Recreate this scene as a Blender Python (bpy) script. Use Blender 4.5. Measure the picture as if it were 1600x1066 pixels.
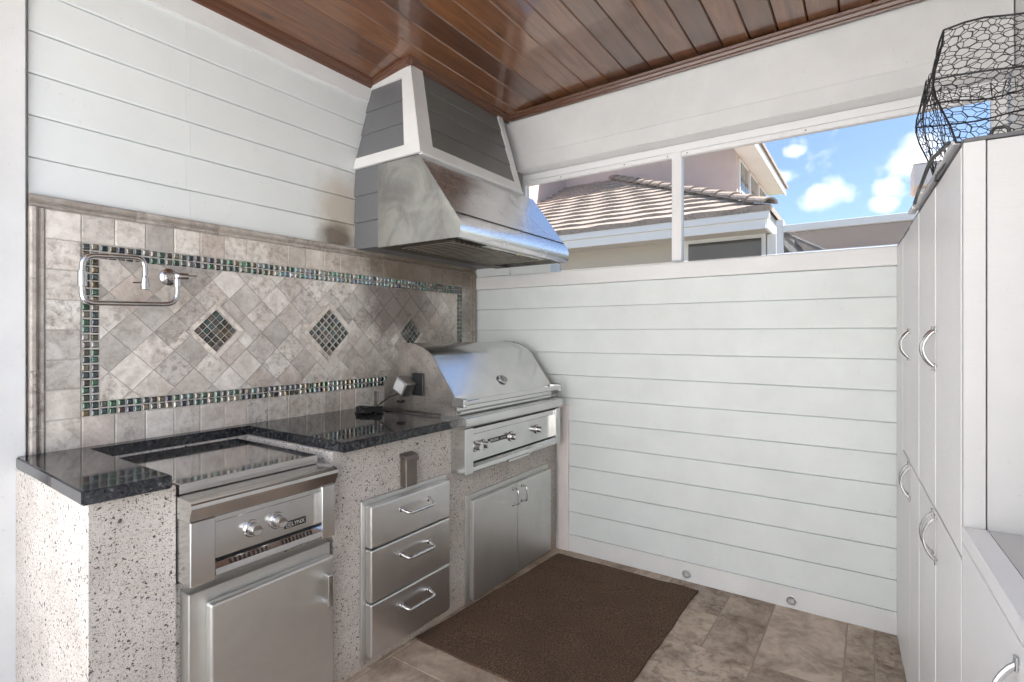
import bpy, bmesh, math, random
from mathutils import Vector, Matrix
random.seed(7)
R = math.radians
scene = bpy.context.scene
for o in list(bpy.data.objects): bpy.data.objects.remove(o)
COL = scene.collection

# ------------------------------------------------------------------ camera
CAM = (-2.873, -2.267, 1.318)
cd = bpy.data.cameras.new('camera'); cam = bpy.data.objects.new('camera', cd); COL.objects.link(cam)
cam.location = CAM; cam.rotation_euler = (R(90), 0, R(34.2 - 90))
cd.sensor_width = 36; cd.lens = 36 * 825 / 1600; cd.shift_y = -10 / 1600
cd.clip_start = 0.02; cd.clip_end = 2000
scene.camera = cam

# ------------------------------------------------------------------ world, sun, exposure
SUN_DIR = Vector((0.27, -0.60, 1.0)).normalized()      # towards the sun
SUN_EL = math.asin(SUN_DIR.z); SUN_AZ = math.atan2(SUN_DIR.x, SUN_DIR.y)
w = bpy.data.worlds.new('World'); scene.world = w; w.use_nodes = True
nt = w.node_tree; N = nt.nodes; L = nt.links; N.clear()
def node(nt_, typ, **kw):
    n = nt_.nodes.new(typ)
    for k, v in kw.items():
        if k in n.inputs.keys() if isinstance(k, str) else False: n.inputs[k].default_value = v
        else: setattr(n, k, v)
    return n
def math_(nt_, op, a, b=None, c=None, clamp=False):
    n = nt_.nodes.new('ShaderNodeMath'); n.operation = op; n.use_clamp = clamp
    for i, v in enumerate((a, b, c)):
        if v is None: continue
        if isinstance(v, (int, float)): n.inputs[i].default_value = v
        else: nt_.links.new(v, n.inputs[i])
    return n.outputs[0]
sky = N.new('ShaderNodeTexSky'); sky.sky_type = 'NISHITA'; sky.sun_disc = False
sky.sun_elevation = SUN_EL; sky.sun_rotation = SUN_AZ; sky.air_density = 1.0; sky.dust_density = 0.9; sky.ozone_density = 4.0
tc = N.new('ShaderNodeTexCoord'); sx = N.new('ShaderNodeSeparateXYZ'); L.new(tc.outputs['Generated'], sx.inputs[0])
az = math_(nt, 'ARCTAN2', sx.outputs[1], sx.outputs[0]); el = math_(nt, 'ARCSINE', sx.outputs[2])
cn = N.new('ShaderNodeTexNoise'); cn.inputs['Scale'].default_value = 16; cn.inputs['Detail'].default_value = 6; cn.inputs['Roughness'].default_value = .6
L.new(tc.outputs['Generated'], cn.inputs['Vector'])
cn2 = N.new('ShaderNodeTexNoise'); cn2.inputs['Scale'].default_value = 5; cn2.inputs['Detail'].default_value = 5; cn2.inputs['Roughness'].default_value = .55
L.new(tc.outputs['Generated'], cn2.inputs['Vector'])
wob = math_(nt, 'MULTIPLY', math_(nt, 'SUBTRACT', cn.outputs[0], .5), 2.5)
best = math_(nt, 'SUBTRACT', math_(nt, 'MULTIPLY', math_(nt, 'SUBTRACT', cn2.outputs[0], .6), 4.0), .35)   # scattered cumulus all round
A0 = R(34.2)
for px, py, hx, hy in ((1408, 262, 60, 40), (1440, 232, 50, 34), (1392, 285, 40, 22), (1290, 301, 52, 23), (1226, 279, 32, 15), (1377, 320, 26, 15), (1242, 236, 22, 11)):
    t = (px - 800) / 825; d = (math.cos(A0) + math.sin(A0) * t, math.sin(A0) - math.cos(A0) * t); h = math.hypot(*d)
    a = math.atan2(d[1], d[0]); e = math.atan2((523 - py) / 825, h); wa = hx / 825 / (1 + t * t); we = hy / 825 / h
    q = math_(nt, 'ADD', math_(nt, 'POWER', math_(nt, 'DIVIDE', math_(nt, 'SUBTRACT', az, a), wa), 2), math_(nt, 'POWER', math_(nt, 'DIVIDE', math_(nt, 'SUBTRACT', el, e), we), 2))
    best = math_(nt, 'MAXIMUM', best, math_(nt, 'SUBTRACT', 1.0, math_(nt, 'SQRT', q)))
cm = math_(nt, 'MULTIPLY', math_(nt, 'ADD', best, wob), .95, clamp=True)
mx = N.new('ShaderNodeMix'); mx.data_type = 'RGBA'; L.new(cm, mx.inputs[0]); L.new(sky.outputs[0], mx.inputs[6]); mx.inputs[7].default_value = (8.8, 8.9, 9.2, 1)
bg = N.new('ShaderNodeBackground'); bg.inputs['Strength'].default_value = 0.075; L.new(mx.outputs[2], bg.inputs['Color'])
out = N.new('ShaderNodeOutputWorld'); L.new(bg.outputs[0], out.inputs[0])
sd = bpy.data.lights.new('sun', 'SUN'); sd.energy = 5.0; sd.angle = R(.5); sd.color = (1, .96, .91)
sun = bpy.data.objects.new('sun', sd); COL.objects.link(sun); sun.rotation_euler = (-SUN_DIR).to_track_quat('-Z', 'Y').to_euler()
scene.render.engine = 'CYCLES'
scene.cycles.max_bounces = 10; scene.cycles.diffuse_bounces = 6; scene.cycles.glossy_bounces = 5; scene.cycles.transparent_max_bounces = 16
vs = scene.view_settings; vs.view_transform = 'Standard'; vs.look = 'None'; vs.gamma = 1; vs.use_curve_mapping = False
vs.exposure = 2.85

# ------------------------------------------------------------------ materials
def M(name, color, rough=.5, metal=0, **kw):
    m = bpy.data.materials.new(name); m.use_nodes = True
    b = m.node_tree.nodes['Principled BSDF']
    b.inputs['Base Color'].default_value = (*color, 1); b.inputs['Roughness'].default_value = rough; b.inputs['Metallic'].default_value = metal
    for k, v in kw.items(): b.inputs[k].default_value = v
    return m
def NT(m): return m.node_tree, m.node_tree.nodes['Principled BSDF']
def coords(t, scale=(1, 1, 1), kind='Object', rnd=True):
    """object coordinates; each object (or, on joined meshes, none) gets its own random offset"""
    c = t.nodes.new('ShaderNodeTexCoord'); mp = t.nodes.new('ShaderNodeMapping'); mp.inputs['Scale'].default_value = scale
    if kind == 'World':
        g = t.nodes.new('ShaderNodeNewGeometry'); t.links.new(g.outputs['Position'], mp.inputs['Vector'])
    else: t.links.new(c.outputs[kind], mp.inputs['Vector'])
    if rnd and kind != 'World':
        oi = t.nodes.new('ShaderNodeObjectInfo'); k = math_(t, 'MULTIPLY', oi.outputs['Random'], 37.0)
        t.links.new(k, mp.inputs['Location'])
    return mp.outputs[0]
def noise(t, vec, scale, detail=4, rough=.55, dist=0):
    n = t.nodes.new('ShaderNodeTexNoise'); n.inputs['Scale'].default_value = scale; n.inputs['Detail'].default_value = detail
    n.inputs['Roughness'].default_value = rough; n.inputs['Distortion'].default_value = dist; t.links.new(vec, n.inputs['Vector']); return n.outputs[0]
def ramp(t, fac, stops):
    r = t.nodes.new('ShaderNodeValToRGB'); e = r.color_ramp.elements
    while len(e) < len(stops): e.new(.5)
    for i, (p, c) in enumerate(stops):
        e[i].position = p; e[i].color = (*c, 1) if len(c) == 3 else c
    t.links.new(fac, r.inputs[0]); return r.outputs[0]
def mix(t, fac, a, b, mode='MIX'):
    n = t.nodes.new('ShaderNodeMix'); n.data_type = 'RGBA'; n.blend_type = mode
    for i, v in ((0, fac), (6, a), (7, b)):
        if isinstance(v, (int, float)): n.inputs[i].default_value = v
        elif isinstance(v, tuple): n.inputs[i].default_value = (*v, 1)
        else: t.links.new(v, n.inputs[i])
    return n.outputs[2]
def mapr(t, v, a, b, c, d):
    n = t.nodes.new('ShaderNodeMapRange'); n.inputs[1].default_value = a; n.inputs[2].default_value = b; n.inputs[3].default_value = c; n.inputs[4].default_value = d
    t.links.new(v, n.inputs[0]); return n.outputs[0]
def bump(t, b, h, strength=.3, dist=.01):
    n = t.nodes.new('ShaderNodeBump'); n.inputs['Strength'].default_value = strength; n.inputs['Distance'].default_value = dist
    t.links.new(h, n.inputs['Height']); t.links.new(n.outputs[0], b.inputs['Normal'])
def objrand(t):
    return t.nodes.new('ShaderNodeObjectInfo').outputs['Random']
def blob(t, cx, cz, rx, rz, power=1.0, axis='X'):
    """soft elliptical stain mask in world X/Z (or Y/Z), broken up by noise"""
    g = t.nodes.new('ShaderNodeNewGeometry'); s = t.nodes.new('ShaderNodeSeparateXYZ'); t.links.new(g.outputs['Position'], s.inputs[0])
    q = math_(t, 'ADD', math_(t, 'POWER', math_(t, 'DIVIDE', math_(t, 'SUBTRACT', s.outputs[axis], cx), rx), 2), math_(t, 'POWER', math_(t, 'DIVIDE', math_(t, 'SUBTRACT', s.outputs['Z'], cz), rz), 2))
    n = noise(t, g.outputs['Position'], 9, 4)
    v = math_(t, 'SUBTRACT', 1.15, math_(t, 'SQRT', q))
    v = math_(t, 'ADD', v, math_(t, 'MULTIPLY', math_(t, 'SUBTRACT', n, .5), .8))
    return math_(t, 'MULTIPLY', v, power, clamp=True)

def paint(name, col, rough=.42, dirt=.06):
    m = M(name, col, rough); t, b = NT(m)
    v = coords(t, (1, 1, 1)); n = noise(t, v, 3.5, 5, .6)
    c2 = tuple(x * (1 - dirt * 2) for x in col); base = mix(t, mapr(t, n, .35, .75, 0, 1), col, c2)
    sp = noise(t, v, 60, 3, .6); base = mix(t, math_(t, 'MULTIPLY', mapr(t, sp, .66, .78, 0, 1), .35), base, (.35, .33, .3))
    t.links.new(base, b.inputs['Base Color'])
    g = noise(t, coords(t, (6, 6, 60)), 4, 4); bump(t, b, g, .12, .004); return m
white = paint('white_paint', (.73, .735, .73))
warm_white = paint('warm_white_paint', (.72, .71, .69))
cab_white = paint('cabinet_white', (.77, .77, .77), .35, .03)
panel_dimmed = paint('dimmed_cabinet_white', (.52, .515, .505), .4, .04)  # greyer copy of the cabinet white, countering strong light on end and top faces
pinkwhite = paint('corner_board_paint', (.78, .72, .70), .5)
mint = paint('siding_paint', (.695, .735, .725), .45, .055)
mintA = paint('stained_siding_paint', (.715, .75, .75), .45, .03)
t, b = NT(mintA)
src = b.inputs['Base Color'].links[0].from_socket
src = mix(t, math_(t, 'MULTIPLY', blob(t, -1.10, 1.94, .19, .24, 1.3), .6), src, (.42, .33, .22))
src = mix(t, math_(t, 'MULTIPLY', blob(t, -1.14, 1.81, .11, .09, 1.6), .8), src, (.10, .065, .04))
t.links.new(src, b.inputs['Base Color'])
frieze = paint('beam_paint', (.715, .745, .745), .45, .03)
grey_siding = paint('grey_siding_paint', (.145, .15, .16), .4, .05)
grey_worn = paint('worn_grey_siding_paint', (.15, .155, .15), .4, .08)
t, b = NT(grey_worn); src = b.inputs['Base Color'].links[0].from_socket
sc = noise(t, coords(t, (3, 3, 40)), 6, 5, .7)
src = mix(t, mapr(t, sc, .68, .72, 0, .8), src, (.62, .62, .6)); t.links.new(src, b.inputs['Base Color'])

def steel(name, base=(.70, .70, .69), r0=.20, r1=.22, grain=(2, 220, 220), smudge=.06, aniso=.5, sm=.035):
    m = M(name, base, .3, 1.0); t, b = NT(m); b.inputs['Anisotropic'].default_value = aniso
    v = coords(t, grain); g = noise(t, v, 3, 3, .6); s = noise(t, coords(t, (1, 1, 1)), 5, 4, .6, .8)
    t.links.new(math_(t, 'ADD', mapr(t, g, .3, .7, r0, r1), math_(t, 'MULTIPLY', mapr(t, s, .45, .7, 0, 1), sm)), b.inputs['Roughness'])
    c2 = tuple(x * (1 - smudge * 2) for x in base)
    c = mix(t, mapr(t, s, .4, .72, 0, 1), base, c2); c = mix(t, math_(t, 'MULTIPLY', mapr(t, g, .3, .75, 0, 1), .04), c, tuple(x * .75 for x in base))
    t.links.new(c, b.inputs['Base Color']); return m
ss = steel('brushed_steel'); ss_v = steel('brushed_steel_upright', grain=(220, 220, 2))
ss_door = steel('satin_door_steel', (.70, .70, .68), .40, .48, (150, 150, 2), .05)
ss_hood = steel('hood_steel', (.80, .80, .81), .24, .27, (2, 200, 200), .05)
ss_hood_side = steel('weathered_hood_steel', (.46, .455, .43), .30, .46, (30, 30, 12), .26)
ss_pol = steel('polished_steel', (.68, .67, .66), .05, .08, (2, 160, 160), .05, 0, .05)
ss_dirty = steel('heat_stained_steel', (.46, .43, .40), .25, .42, (40, 40, 40), .3)
t, b = NT(ss_dirty); src = b.inputs['Base Color'].links[0].from_socket
rn = noise(t, coords(t), 14, 5, .65); src = mix(t, mapr(t, rn, .56, .72, 0, .5), src, (.22, .13, .08)); t.links.new(src, b.inputs['Base Color'])
ss_baffle = steel('greasy_baffle_steel', (.60, .55, .48), .3, .45, (40, 40, 40), .15)
chrome = steel('brushed_nickel', (.62, .62, .62), .14, .22, (60, 60, 60), .05, 0)
dark = M('dark_gap', (.012, .012, .012), .7)
soot_shade = M('sooty_shaded_metal', (.10, .085, .07), .5, .7)
black_plastic = M('black_plastic', (.015, .015, .016), .38)
white_ink = M('badge_lettering', (.75, .75, .75), .35, .6)
bronze = steel('bronze_metal', (.24, .21, .19), .35, .5, (40, 40, 40), .1)
yellowish = M('greasy_bright_plate', (.62, .60, .38), .35, .8)

def travertine(name, cols, mott=(.62, .58, .55), gloss=.45, scale=1.0, soot_on=False):
    m = M(name, cols[0], gloss); t, b = NT(m)
    v = coords(t, (scale,) * 3); r = objrand(t)
    # objects of one joined mesh get their tone from the island instead
    g = t.nodes.new('ShaderNodeNewGeometry'); rr = math_(t, 'FRACT', math_(t, 'ADD', r, g.outputs['Random Per Island']))
    tone = ramp(t, rr, [(i / (len(cols) - 1), c) for i, c in enumerate(cols)])
    n1 = noise(t, v, 9, 7, .68, .6); c = mix(t, mapr(t, n1, .40, .66, 0, .85), tone, mix(t, 1.0, tone, mott, 'MULTIPLY'))
    n2 = noise(t, v, 42, 6, .72, .3); c = mix(t, math_(t, 'MULTIPLY', mapr(t, n2, .47, .64, 0, 1), mapr(t, math_(t, 'FRACT', math_(t, 'MULTIPLY', rr, 7.31)), 0, 1, .15, .95)), c, mix(t, 1.0, c, (.42, .39, .37), 'MULTIPLY'))
    n3 = noise(t, coords(t, (scale * 2, scale * 2, scale * 9)), 6, 6, .7, 1.0); c = mix(t, mapr(t, n3, .6, .72, 0, .45), c, (.72, .71, .69))
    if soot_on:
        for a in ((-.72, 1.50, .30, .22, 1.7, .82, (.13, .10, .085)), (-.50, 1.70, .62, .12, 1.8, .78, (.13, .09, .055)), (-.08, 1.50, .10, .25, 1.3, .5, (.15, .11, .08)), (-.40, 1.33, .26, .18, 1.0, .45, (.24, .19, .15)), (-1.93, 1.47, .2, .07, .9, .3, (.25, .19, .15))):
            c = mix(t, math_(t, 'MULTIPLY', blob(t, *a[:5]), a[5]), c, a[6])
    t.links.new(c, b.inputs['Base Color']); bump(t, b, n2, .3, .004)
    t.links.new(mapr(t, n2, .3, .7, gloss - .1, gloss + .2), b.inputs['Roughness']); return m
TR = [(.58, .54, .49), (.78, .745, .69), (.68, .635, .58), (.48, .455, .425), (.82, .79, .74), (.66, .59, .53), (.60, .57, .535), (.75, .71, .66)]
trav = travertine('splashback_travertine', TR, soot_on=True)
trav_trim = travertine('trim_travertine', [(.44, .40, .36), (.50, .46, .42), (.36, .33, .30)], soot_on=True)
trav_pale = travertine('pale_diamond_stone', [(.70, .65, .59), (.76, .71, .65)], soot_on=True)
trav_floor = travertine('floor_travertine', [(.50, .395, .305), (.60, .49, .39), (.44, .35, .275), (.56, .45, .35)], (.36, .305, .26), gloss=.4, scale=.6)
grout = M('grout', (.60, .575, .545), .9); t, b = NT(grout)
c = mix(t, noise(t, coords(t), 30), (.52, .495, .465), (.40, .38, .355))
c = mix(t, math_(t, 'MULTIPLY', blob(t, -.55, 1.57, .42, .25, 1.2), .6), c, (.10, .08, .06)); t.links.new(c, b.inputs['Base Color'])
fgrout = M('floor_grout', (.34, .28, .225), .9)
glass_m = M('iridescent_glass', (.1, .2, .15), .06); t, b = NT(glass_m)
b.inputs['Metallic'].default_value = .55; b.inputs['Coat Weight'].default_value = 1.0; b.inputs['Coat Roughness'].default_value = .04
g = t.nodes.new('ShaderNodeNewGeometry'); rr = math_(t, 'FRACT', math_(t, 'ADD', objrand(t), g.outputs['Random Per Island']))
c = ramp(t, rr, [(0, (.03, .15, .07)), (.13, (.13, .09, .07)), (.26, (.06, .09, .09)), (.38, (.30, .26, .19)), (.5, (.06, .05, .09)), (.62, (.05, .12, .07)), (.74, (.14, .20, .20)), (.86, (.19, .13, .06)), (1, (.36, .33, .31))])
c = mix(t, noise(t, coords(t), 70, 2), c, mix(t, 1.0, c, (.5, .6, .7), 'MULTIPLY')); t.links.new(c, b.inputs['Base Color'])

granite = M('black_granite', (.02, .02, .022), .06); t, b = NT(granite)
v = coords(t); n1 = noise(t, v, 70, 5, .7); n2 = noise(t, v, 24, 4, .65, .6)
c = ramp(t, n1, [(.38, (.008, .009, .011)), (.55, (.02, .021, .024)), (.66, (.09, .095, .10)), (.8, (.26, .26, .26))])
c = mix(t, mapr(t, n2, .55, .72, 0, .5), c, (.06, .064, .068)); t.links.new(c, b.inputs['Base Color']); b.inputs['Specular IOR Level'].default_value = .55

stucco = M('speckled_stucco', (.6, .54, .49), .85); t, b = NT(stucco)
v = coords(t, (1, 1, 1), rnd=False); n1 = noise(t, v, 6, 4); c = mix(t, mapr(t, n1, .35, .7, 0, 1), (.59, .555, .52), (.48, .445, .41))
n1b = noise(t, v, 150, 3, .7); c = mix(t, mapr(t, n1b, .5, .68, 0, .5), c, (.28, .24, .215))
for sc_, th, colr in ((260, .30, (.12, .095, .08)), (170, .27, (.10, .075, .06)), (95, .27, (.035, .03, .027)), (46, .21, (.03, .026, .024))):
    vo = t.nodes.new('ShaderNodeTexVoronoi'); vo.inputs['Scale'].default_value = sc_
    dv = t.nodes.new('ShaderNodeVectorMath'); dv.operation = 'MULTIPLY_ADD'; nn = t.nodes.new('ShaderNodeTexNoise'); nn.inputs['Scale'].default_value = sc_ * 1.3; t.links.new(v, nn.inputs['Vector'])
    t.links.new(nn.outputs['Color'], dv.inputs[0]); dv.inputs[1].default_value = (1.3 / sc_,) * 3; t.links.new(v, dv.inputs[2]); t.links.new(dv.outputs[0], vo.inputs['Vector'])
    sp = t.nodes.new('ShaderNodeSeparateColor'); t.links.new(vo.outputs['Color'], sp.inputs[0])
    near = mapr(t, vo.outputs['Distance'], th - .06, th, 1, 0); keep = mapr(t, sp.outputs[0], .34, .36, 0, 1)
    c = mix(t, math_(t, 'MULTIPLY', math_(t, 'MULTIPLY', near, keep), .9), c, colr)
fl = noise(t, v, 4, 4); sz = t.nodes.new('ShaderNodeSeparateXYZ'); t.links.new(v, sz.inputs[0])
c = mix(t, math_(t, 'MULTIPLY', math_(t, 'MULTIPLY', mapr(t, sz.outputs['Z'], .02, .16, 1, 0), fl), .9, clamp=True), c, (.33, .22, .14))   # splash stains above the floor
t.links.new(c, b.inputs['Base Color']); bump(t, b, noise(t, v, 170, 3), .5, .004)

wood = M('varnished_plank', (.2, .07, .03), .16); t, b = NT(wood)
v = coords(t, (.9, 9, 9)); n1 = noise(t, v, 4, 6, .65, .5); n2 = noise(t, coords(t, (.5, 26, 26)), 5, 5, .7)
tone = ramp(t, objrand(t), [(0, (.105, .038, .015)), (.35, (.225, .09, .031)), (.7, (.15, .055, .020)), (1, (.28, .118, .042))])
c = mix(t, mapr(t, n1, .38, .68, 0, .8), tone, mix(t, 1.0, tone, (.42, .36, .32), 'MULTIPLY')); c = mix(t, mapr(t, n2, .5, .72, 0, .55), c, mix(t, 1.0, c, (.5, .45, .42), 'MULTIPLY'))
kn = t.nodes.new('ShaderNodeTexVoronoi'); kn.inputs['Scale'].default_value = 2.2; t.links.new(coords(t, (.9, 2.4, 1)), kn.inputs['Vector'])
c = mix(t, mapr(t, kn.outputs['Distance'], .05, .1, .8, 0), c, (.035, .015, .008)); t.links.new(c, b.inputs['Base Color'])
b.inputs['Coat Weight'].default_value = 1.0; b.inputs['Coat Roughness'].default_value = .07; b.inputs['Coat IOR'].default_value = 1.6
b.inputs['Roughness'].default_value = .35; bump(t, b, math_(t, 'ADD', n2, noise(t, coords(t), 5, 3)), .05, .004)
crown_m = M('dark_crown_wood', (.085, .034, .018), .3); t, b = NT(crown_m)
n1 = noise(t, coords(t, (3, 3, 60)), 4, 5); c = mix(t, n1, (.15, .06, .03), (.06, .024, .014)); t.links.new(c, b.inputs['Base Color']); b.inputs['Coat Weight'].default_value = .6
mat_m = M('coir_mat', (.06, .035, .02), 1.0); t, b = NT(mat_m); v = coords(t)
n1 = noise(t, v, 170, 4, .8); n2 = noise(t, v, 5, 4)
c = mix(t, mapr(t, n1, .42, .64, 0, 1), (.045, .027, .016), (.23, .135, .08)); c = mix(t, mapr(t, n2, .4, .7, 0, .45), c, (.07, .044, .026)); t.links.new(c, b.inputs['Base Color']); bump(t, b, n1, .9, .006)
pink = paint('pink_house_render', (.64, .51, .475), .8, .04); beige = paint('beige_house_render', (.52, .48, .425), .8, .03)
roof_m = M('concrete_roof_tile', (.34, .28, .24), .85); t, b = NT(roof_m)
v = coords(t, kind='World'); n1 = noise(t, v, 3, 5); n2 = noise(t, v, 26, 4)
c = mix(t, n1, (.42, .345, .29), (.25, .205, .175)); c = mix(t, mapr(t, n2, .5, .7, 0, .6), c, (.10, .085, .075)); t.links.new(c, b.inputs['Base Color']); bump(t, b, n2, .5, .02)
win_glass = M('dark_window_glass', (.05, .05, .048), .05); win_glass.node_tree.nodes['Principled BSDF'].inputs['Specular IOR Level'].default_value = .8
alu = M('white_aluminium', (.78, .78, .78), .35)
def screen(name, col, opacity):
    m = bpy.data.materials.new(name); m.use_nodes = True; t = m.node_tree; t.nodes.clear()
    a = t.nodes.new('ShaderNodeBsdfTransparent'); d = t.nodes.new('ShaderNodeBsdfDiffuse'); d.inputs[0].default_value = (*col, 1)
    mxs = t.nodes.new('ShaderNodeMixShader'); mxs.inputs[0].default_value = opacity; o = t.nodes.new('ShaderNodeOutputMaterial')
    t.links.new(a.outputs[0], mxs.inputs[1]); t.links.new(d.outputs[0], mxs.inputs[2]); t.links.new(mxs.outputs[0], o.inputs[0]); return m
fly_screen = screen('fly_screen_mesh', (.04, .04, .04), .61); pool_screen = screen('dark_pool_screen', (.10, .10, .11), .82)
wire_m = M('black_coated_wire', (.012, .013, .014), .4)
grey_plastic = M('grey_corrugated_plastic', (.42, .42, .44), .5)
patio_m = M('pale_patio_stone', (.55, .50, .44), .8); t, b = NT(patio_m); c = mix(t, noise(t, coords(t), 3, 6), (.63, .61, .58), (.50, .48, .455)); t.links.new(c, b.inputs['Base Color'])
gravel_m = M('gravel', (.25, .23, .21), .95); t, b = NT(gravel_m); c = mix(t, noise(t, coords(t), 60, 4), (.33, .30, .27), (.16, .15, .135)); t.links.new(c, b.inputs['Base Color'])
lawn_m = M('lawn', (.06, .10, .03), .95); t, b = NT(lawn_m); c = mix(t, noise(t, coords(t), .6, 6), (.12, .13, .06), (.07, .085, .035)); t.links.new(c, b.inputs['Base Color'])

# ------------------------------------------------------------------ mesh helpers
def meshobj(name, bm, m, parent=None, org=(0, 0, 0), smooth=False):
    me = bpy.data.meshes.new(name); bmesh.ops.recalc_face_normals(bm, faces=bm.faces[:])
    if any(org): bmesh.ops.translate(bm, verts=bm.verts[:], vec=(-org[0], -org[1], -org[2]))
    bm.to_mesh(me); bm.free()
    if smooth:
        for p in me.polygons: p.use_smooth = True
        me.set_sharp_from_angle(angle=R(38))
    me.materials.append(m); o = bpy.data.objects.new(name, me); COL.objects.link(o)
    if smooth: o.modifiers.new('weighted_normals', 'WEIGHTED_NORMAL').keep_sharp = True
    if parent: o.parent = parent
    return o
def tag(o, label=None, cat=None, group=None, kind=None):
    for k, v in (('label', label), ('category', cat), ('group', group), ('kind', kind)):
        if v: o[k] = v
    return o
class Thing:
    """an Empty at the thing's base; parts are given in world coordinates (or local ones when local=True)"""
    def __init__(s, name, loc, label=None, cat=None, group=None, rz=0, kind=None, local=False):
        s.e = bpy.data.objects.new(name, None); COL.objects.link(s.e); s.e.location = loc; s.e.rotation_euler = (0, 0, rz); s.e.empty_display_size = .1
        s.org = (0, 0, 0) if local else tuple(loc); tag(s.e, label, cat, group, kind)
    def add(s, name, bm, m, parent=None, smooth=False): return meshobj(name, bm, m, parent or s.e, s.org, smooth)
    def box(s, name, m, x0, x1, y0, y1, z0, z1, bev=0, parent=None, seg=1): return s.add(name, box(x0, x1, y0, y1, z0, z1, bev, seg=seg), m, parent, seg > 1)
def box(x0, x1, y0, y1, z0, z1, bev=0, bm=None, seg=1):
    nb = bmesh.new()
    vs_ = [nb.verts.new((x, y, z)) for x in (x0, x1) for y in (y0, y1) for z in (z0, z1)]
    for f in ((0, 1, 3, 2), (4, 6, 7, 5), (0, 4, 5, 1), (2, 3, 7, 6), (0, 2, 6, 4), (1, 5, 7, 3)): nb.faces.new([vs_[i] for i in f])
    if bev: bmesh.ops.bevel(nb, geom=nb.edges[:], offset=bev, segments=seg, affect='EDGES', profile=.5)
    return merge(bm, nb)
def merge(bm, nb):
    if bm is None: return nb
    me = bpy.data.meshes.new('tmp'); nb.to_mesh(me); nb.free(); bm.from_mesh(me); bpy.data.meshes.remove(me); return bm
def prism(pts, axis, a, b, bev=0, bm=None, seg=1):
    """polygon pts (in the other two axes, cyclic order) pushed from a to b along axis"""
    nb = bmesh.new()
    def P(p, k): return {'x': (k, p[0], p[1]), 'y': (p[0], k, p[1]), 'z': (p[0], p[1], k)}[axis]
    A = [nb.verts.new(P(p, a)) for p in pts]; B = [nb.verts.new(P(p, b)) for p in pts]; n = len(pts)
    nb.faces.new(A[::-1]); nb.faces.new(B)
    for i in range(n): nb.faces.new((A[i], A[(i + 1) % n], B[(i + 1) % n], B[i]))
    bmesh.ops.recalc_face_normals(nb, faces=nb.faces[:])
    if bev: bmesh.ops.bevel(nb, geom=nb.edges[:], offset=bev, segments=seg, affect='EDGES')
    return merge(bm, nb)
def fillet(pts, r, n=6):
    P = [Vector(p) for p in pts]; o = [P[0]]
    for i in range(1, len(P) - 1):
        a = (P[i - 1] - P[i]); c = (P[i + 1] - P[i]); rr = min(r, a.length * .49, c.length * .49); a.normalize(); c.normalize()
        p0, p1 = P[i] + a * rr, P[i] + c * rr
        for k in range(n + 1):
            s_ = k / n; o.append((1 - s_) ** 2 * p0 + 2 * s_ * (1 - s_) * P[i] + s_ * s_ * p1)
    o.append(P[-1]); return o
def tube(pts, r, n=10, bm=None, caps=True, radii=None):
    P = [Vector(p) for p in pts]; bm = bm or bmesh.new(); rings = []
    d = (P[1] - P[0]).normalized(); up = Vector((0, 0, 1)) if abs(d.z) < .9 else Vector((1, 0, 0)); u = d.cross(up).normalized()
    for i, p in enumerate(P):
        d = (P[min(i + 1, len(P) - 1)] - P[max(i - 1, 0)]).normalized(); u = (u - d * u.dot(d)).normalized(); v = d.cross(u)
        q = radii[i] if radii else r
        rings.append([bm.verts.new(p + (u * math.cos(k * math.tau / n) + v * math.sin(k * math.tau / n)) * q) for k in range(n)])
    for A, B in zip(rings, rings[1:]):
        for k in range(n): bm.faces.new((A[k], A[(k + 1) % n], B[(k + 1) % n], B[k]))
    if caps: bm.faces.new(rings[0][::-1]); bm.faces.new(rings[-1])
    return bm
def lathe(axis_from, axis_to, prof, n=24, bm=None):
    """prof = [(t along the axis in metres, radius)]"""
    a = Vector(axis_from); d = (Vector(axis_to) - a).normalized()
    return tube([a + d * t_ for t_, _ in prof], 0, n, bm, True, [max(r, .0004) for _, r in prof])
def patch(C, u0, u1, v0, v1, th, off=0, bm=None, tail=0):
    """slab on the quad C=(00,10,11,01) between u,v; thickness th out along the quad's normal; tail = extra thickness at v0"""
    C = [Vector(c) for c in C]; nrm = (C[1] - C[0]).cross(C[3] - C[0]).normalized()
    def S(u, v): return (C[0] * (1 - u) + C[1] * u) * (1 - v) + (C[3] * (1 - u) + C[2] * u) * v
    nb = bmesh.new(); q = [(u0, v0), (u1, v0), (u1, v1), (u0, v1)]
    A = [nb.verts.new(S(*p) + nrm * off) for p in q]; B = [nb.verts.new(S(*p) + nrm * (off + th + (tail if p[1] == v0 else 0))) for p in q]
    nb.faces.new(A[::-1]); nb.faces.new(B)
    for i in range(4): nb.faces.new((A[i], A[(i + 1) % 4], B[(i + 1) % 4], B[i]))
    return merge(bm, nb)
def text_bm(body, size, mtx, depth=.0006):
    cu = bpy.data.curves.new('lettering', 'FONT'); cu.body = body; cu.size = size; cu.extrude = depth; cu.align_x = 'CENTER'; cu.align_y = 'CENTER'; cu.resolution_u = 3
    o = bpy.data.objects.new('lettering', cu); COL.objects.link(o); dg = bpy.context.evaluated_depsgraph_get(); me = bpy.data.meshes.new_from_object(o.evaluated_get(dg))
    bpy.data.objects.remove(o); bpy.data.curves.remove(cu); bm = bmesh.new(); bm.from_mesh(me); bpy.data.meshes.remove(me); bm.transform(mtx); return bm
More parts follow.
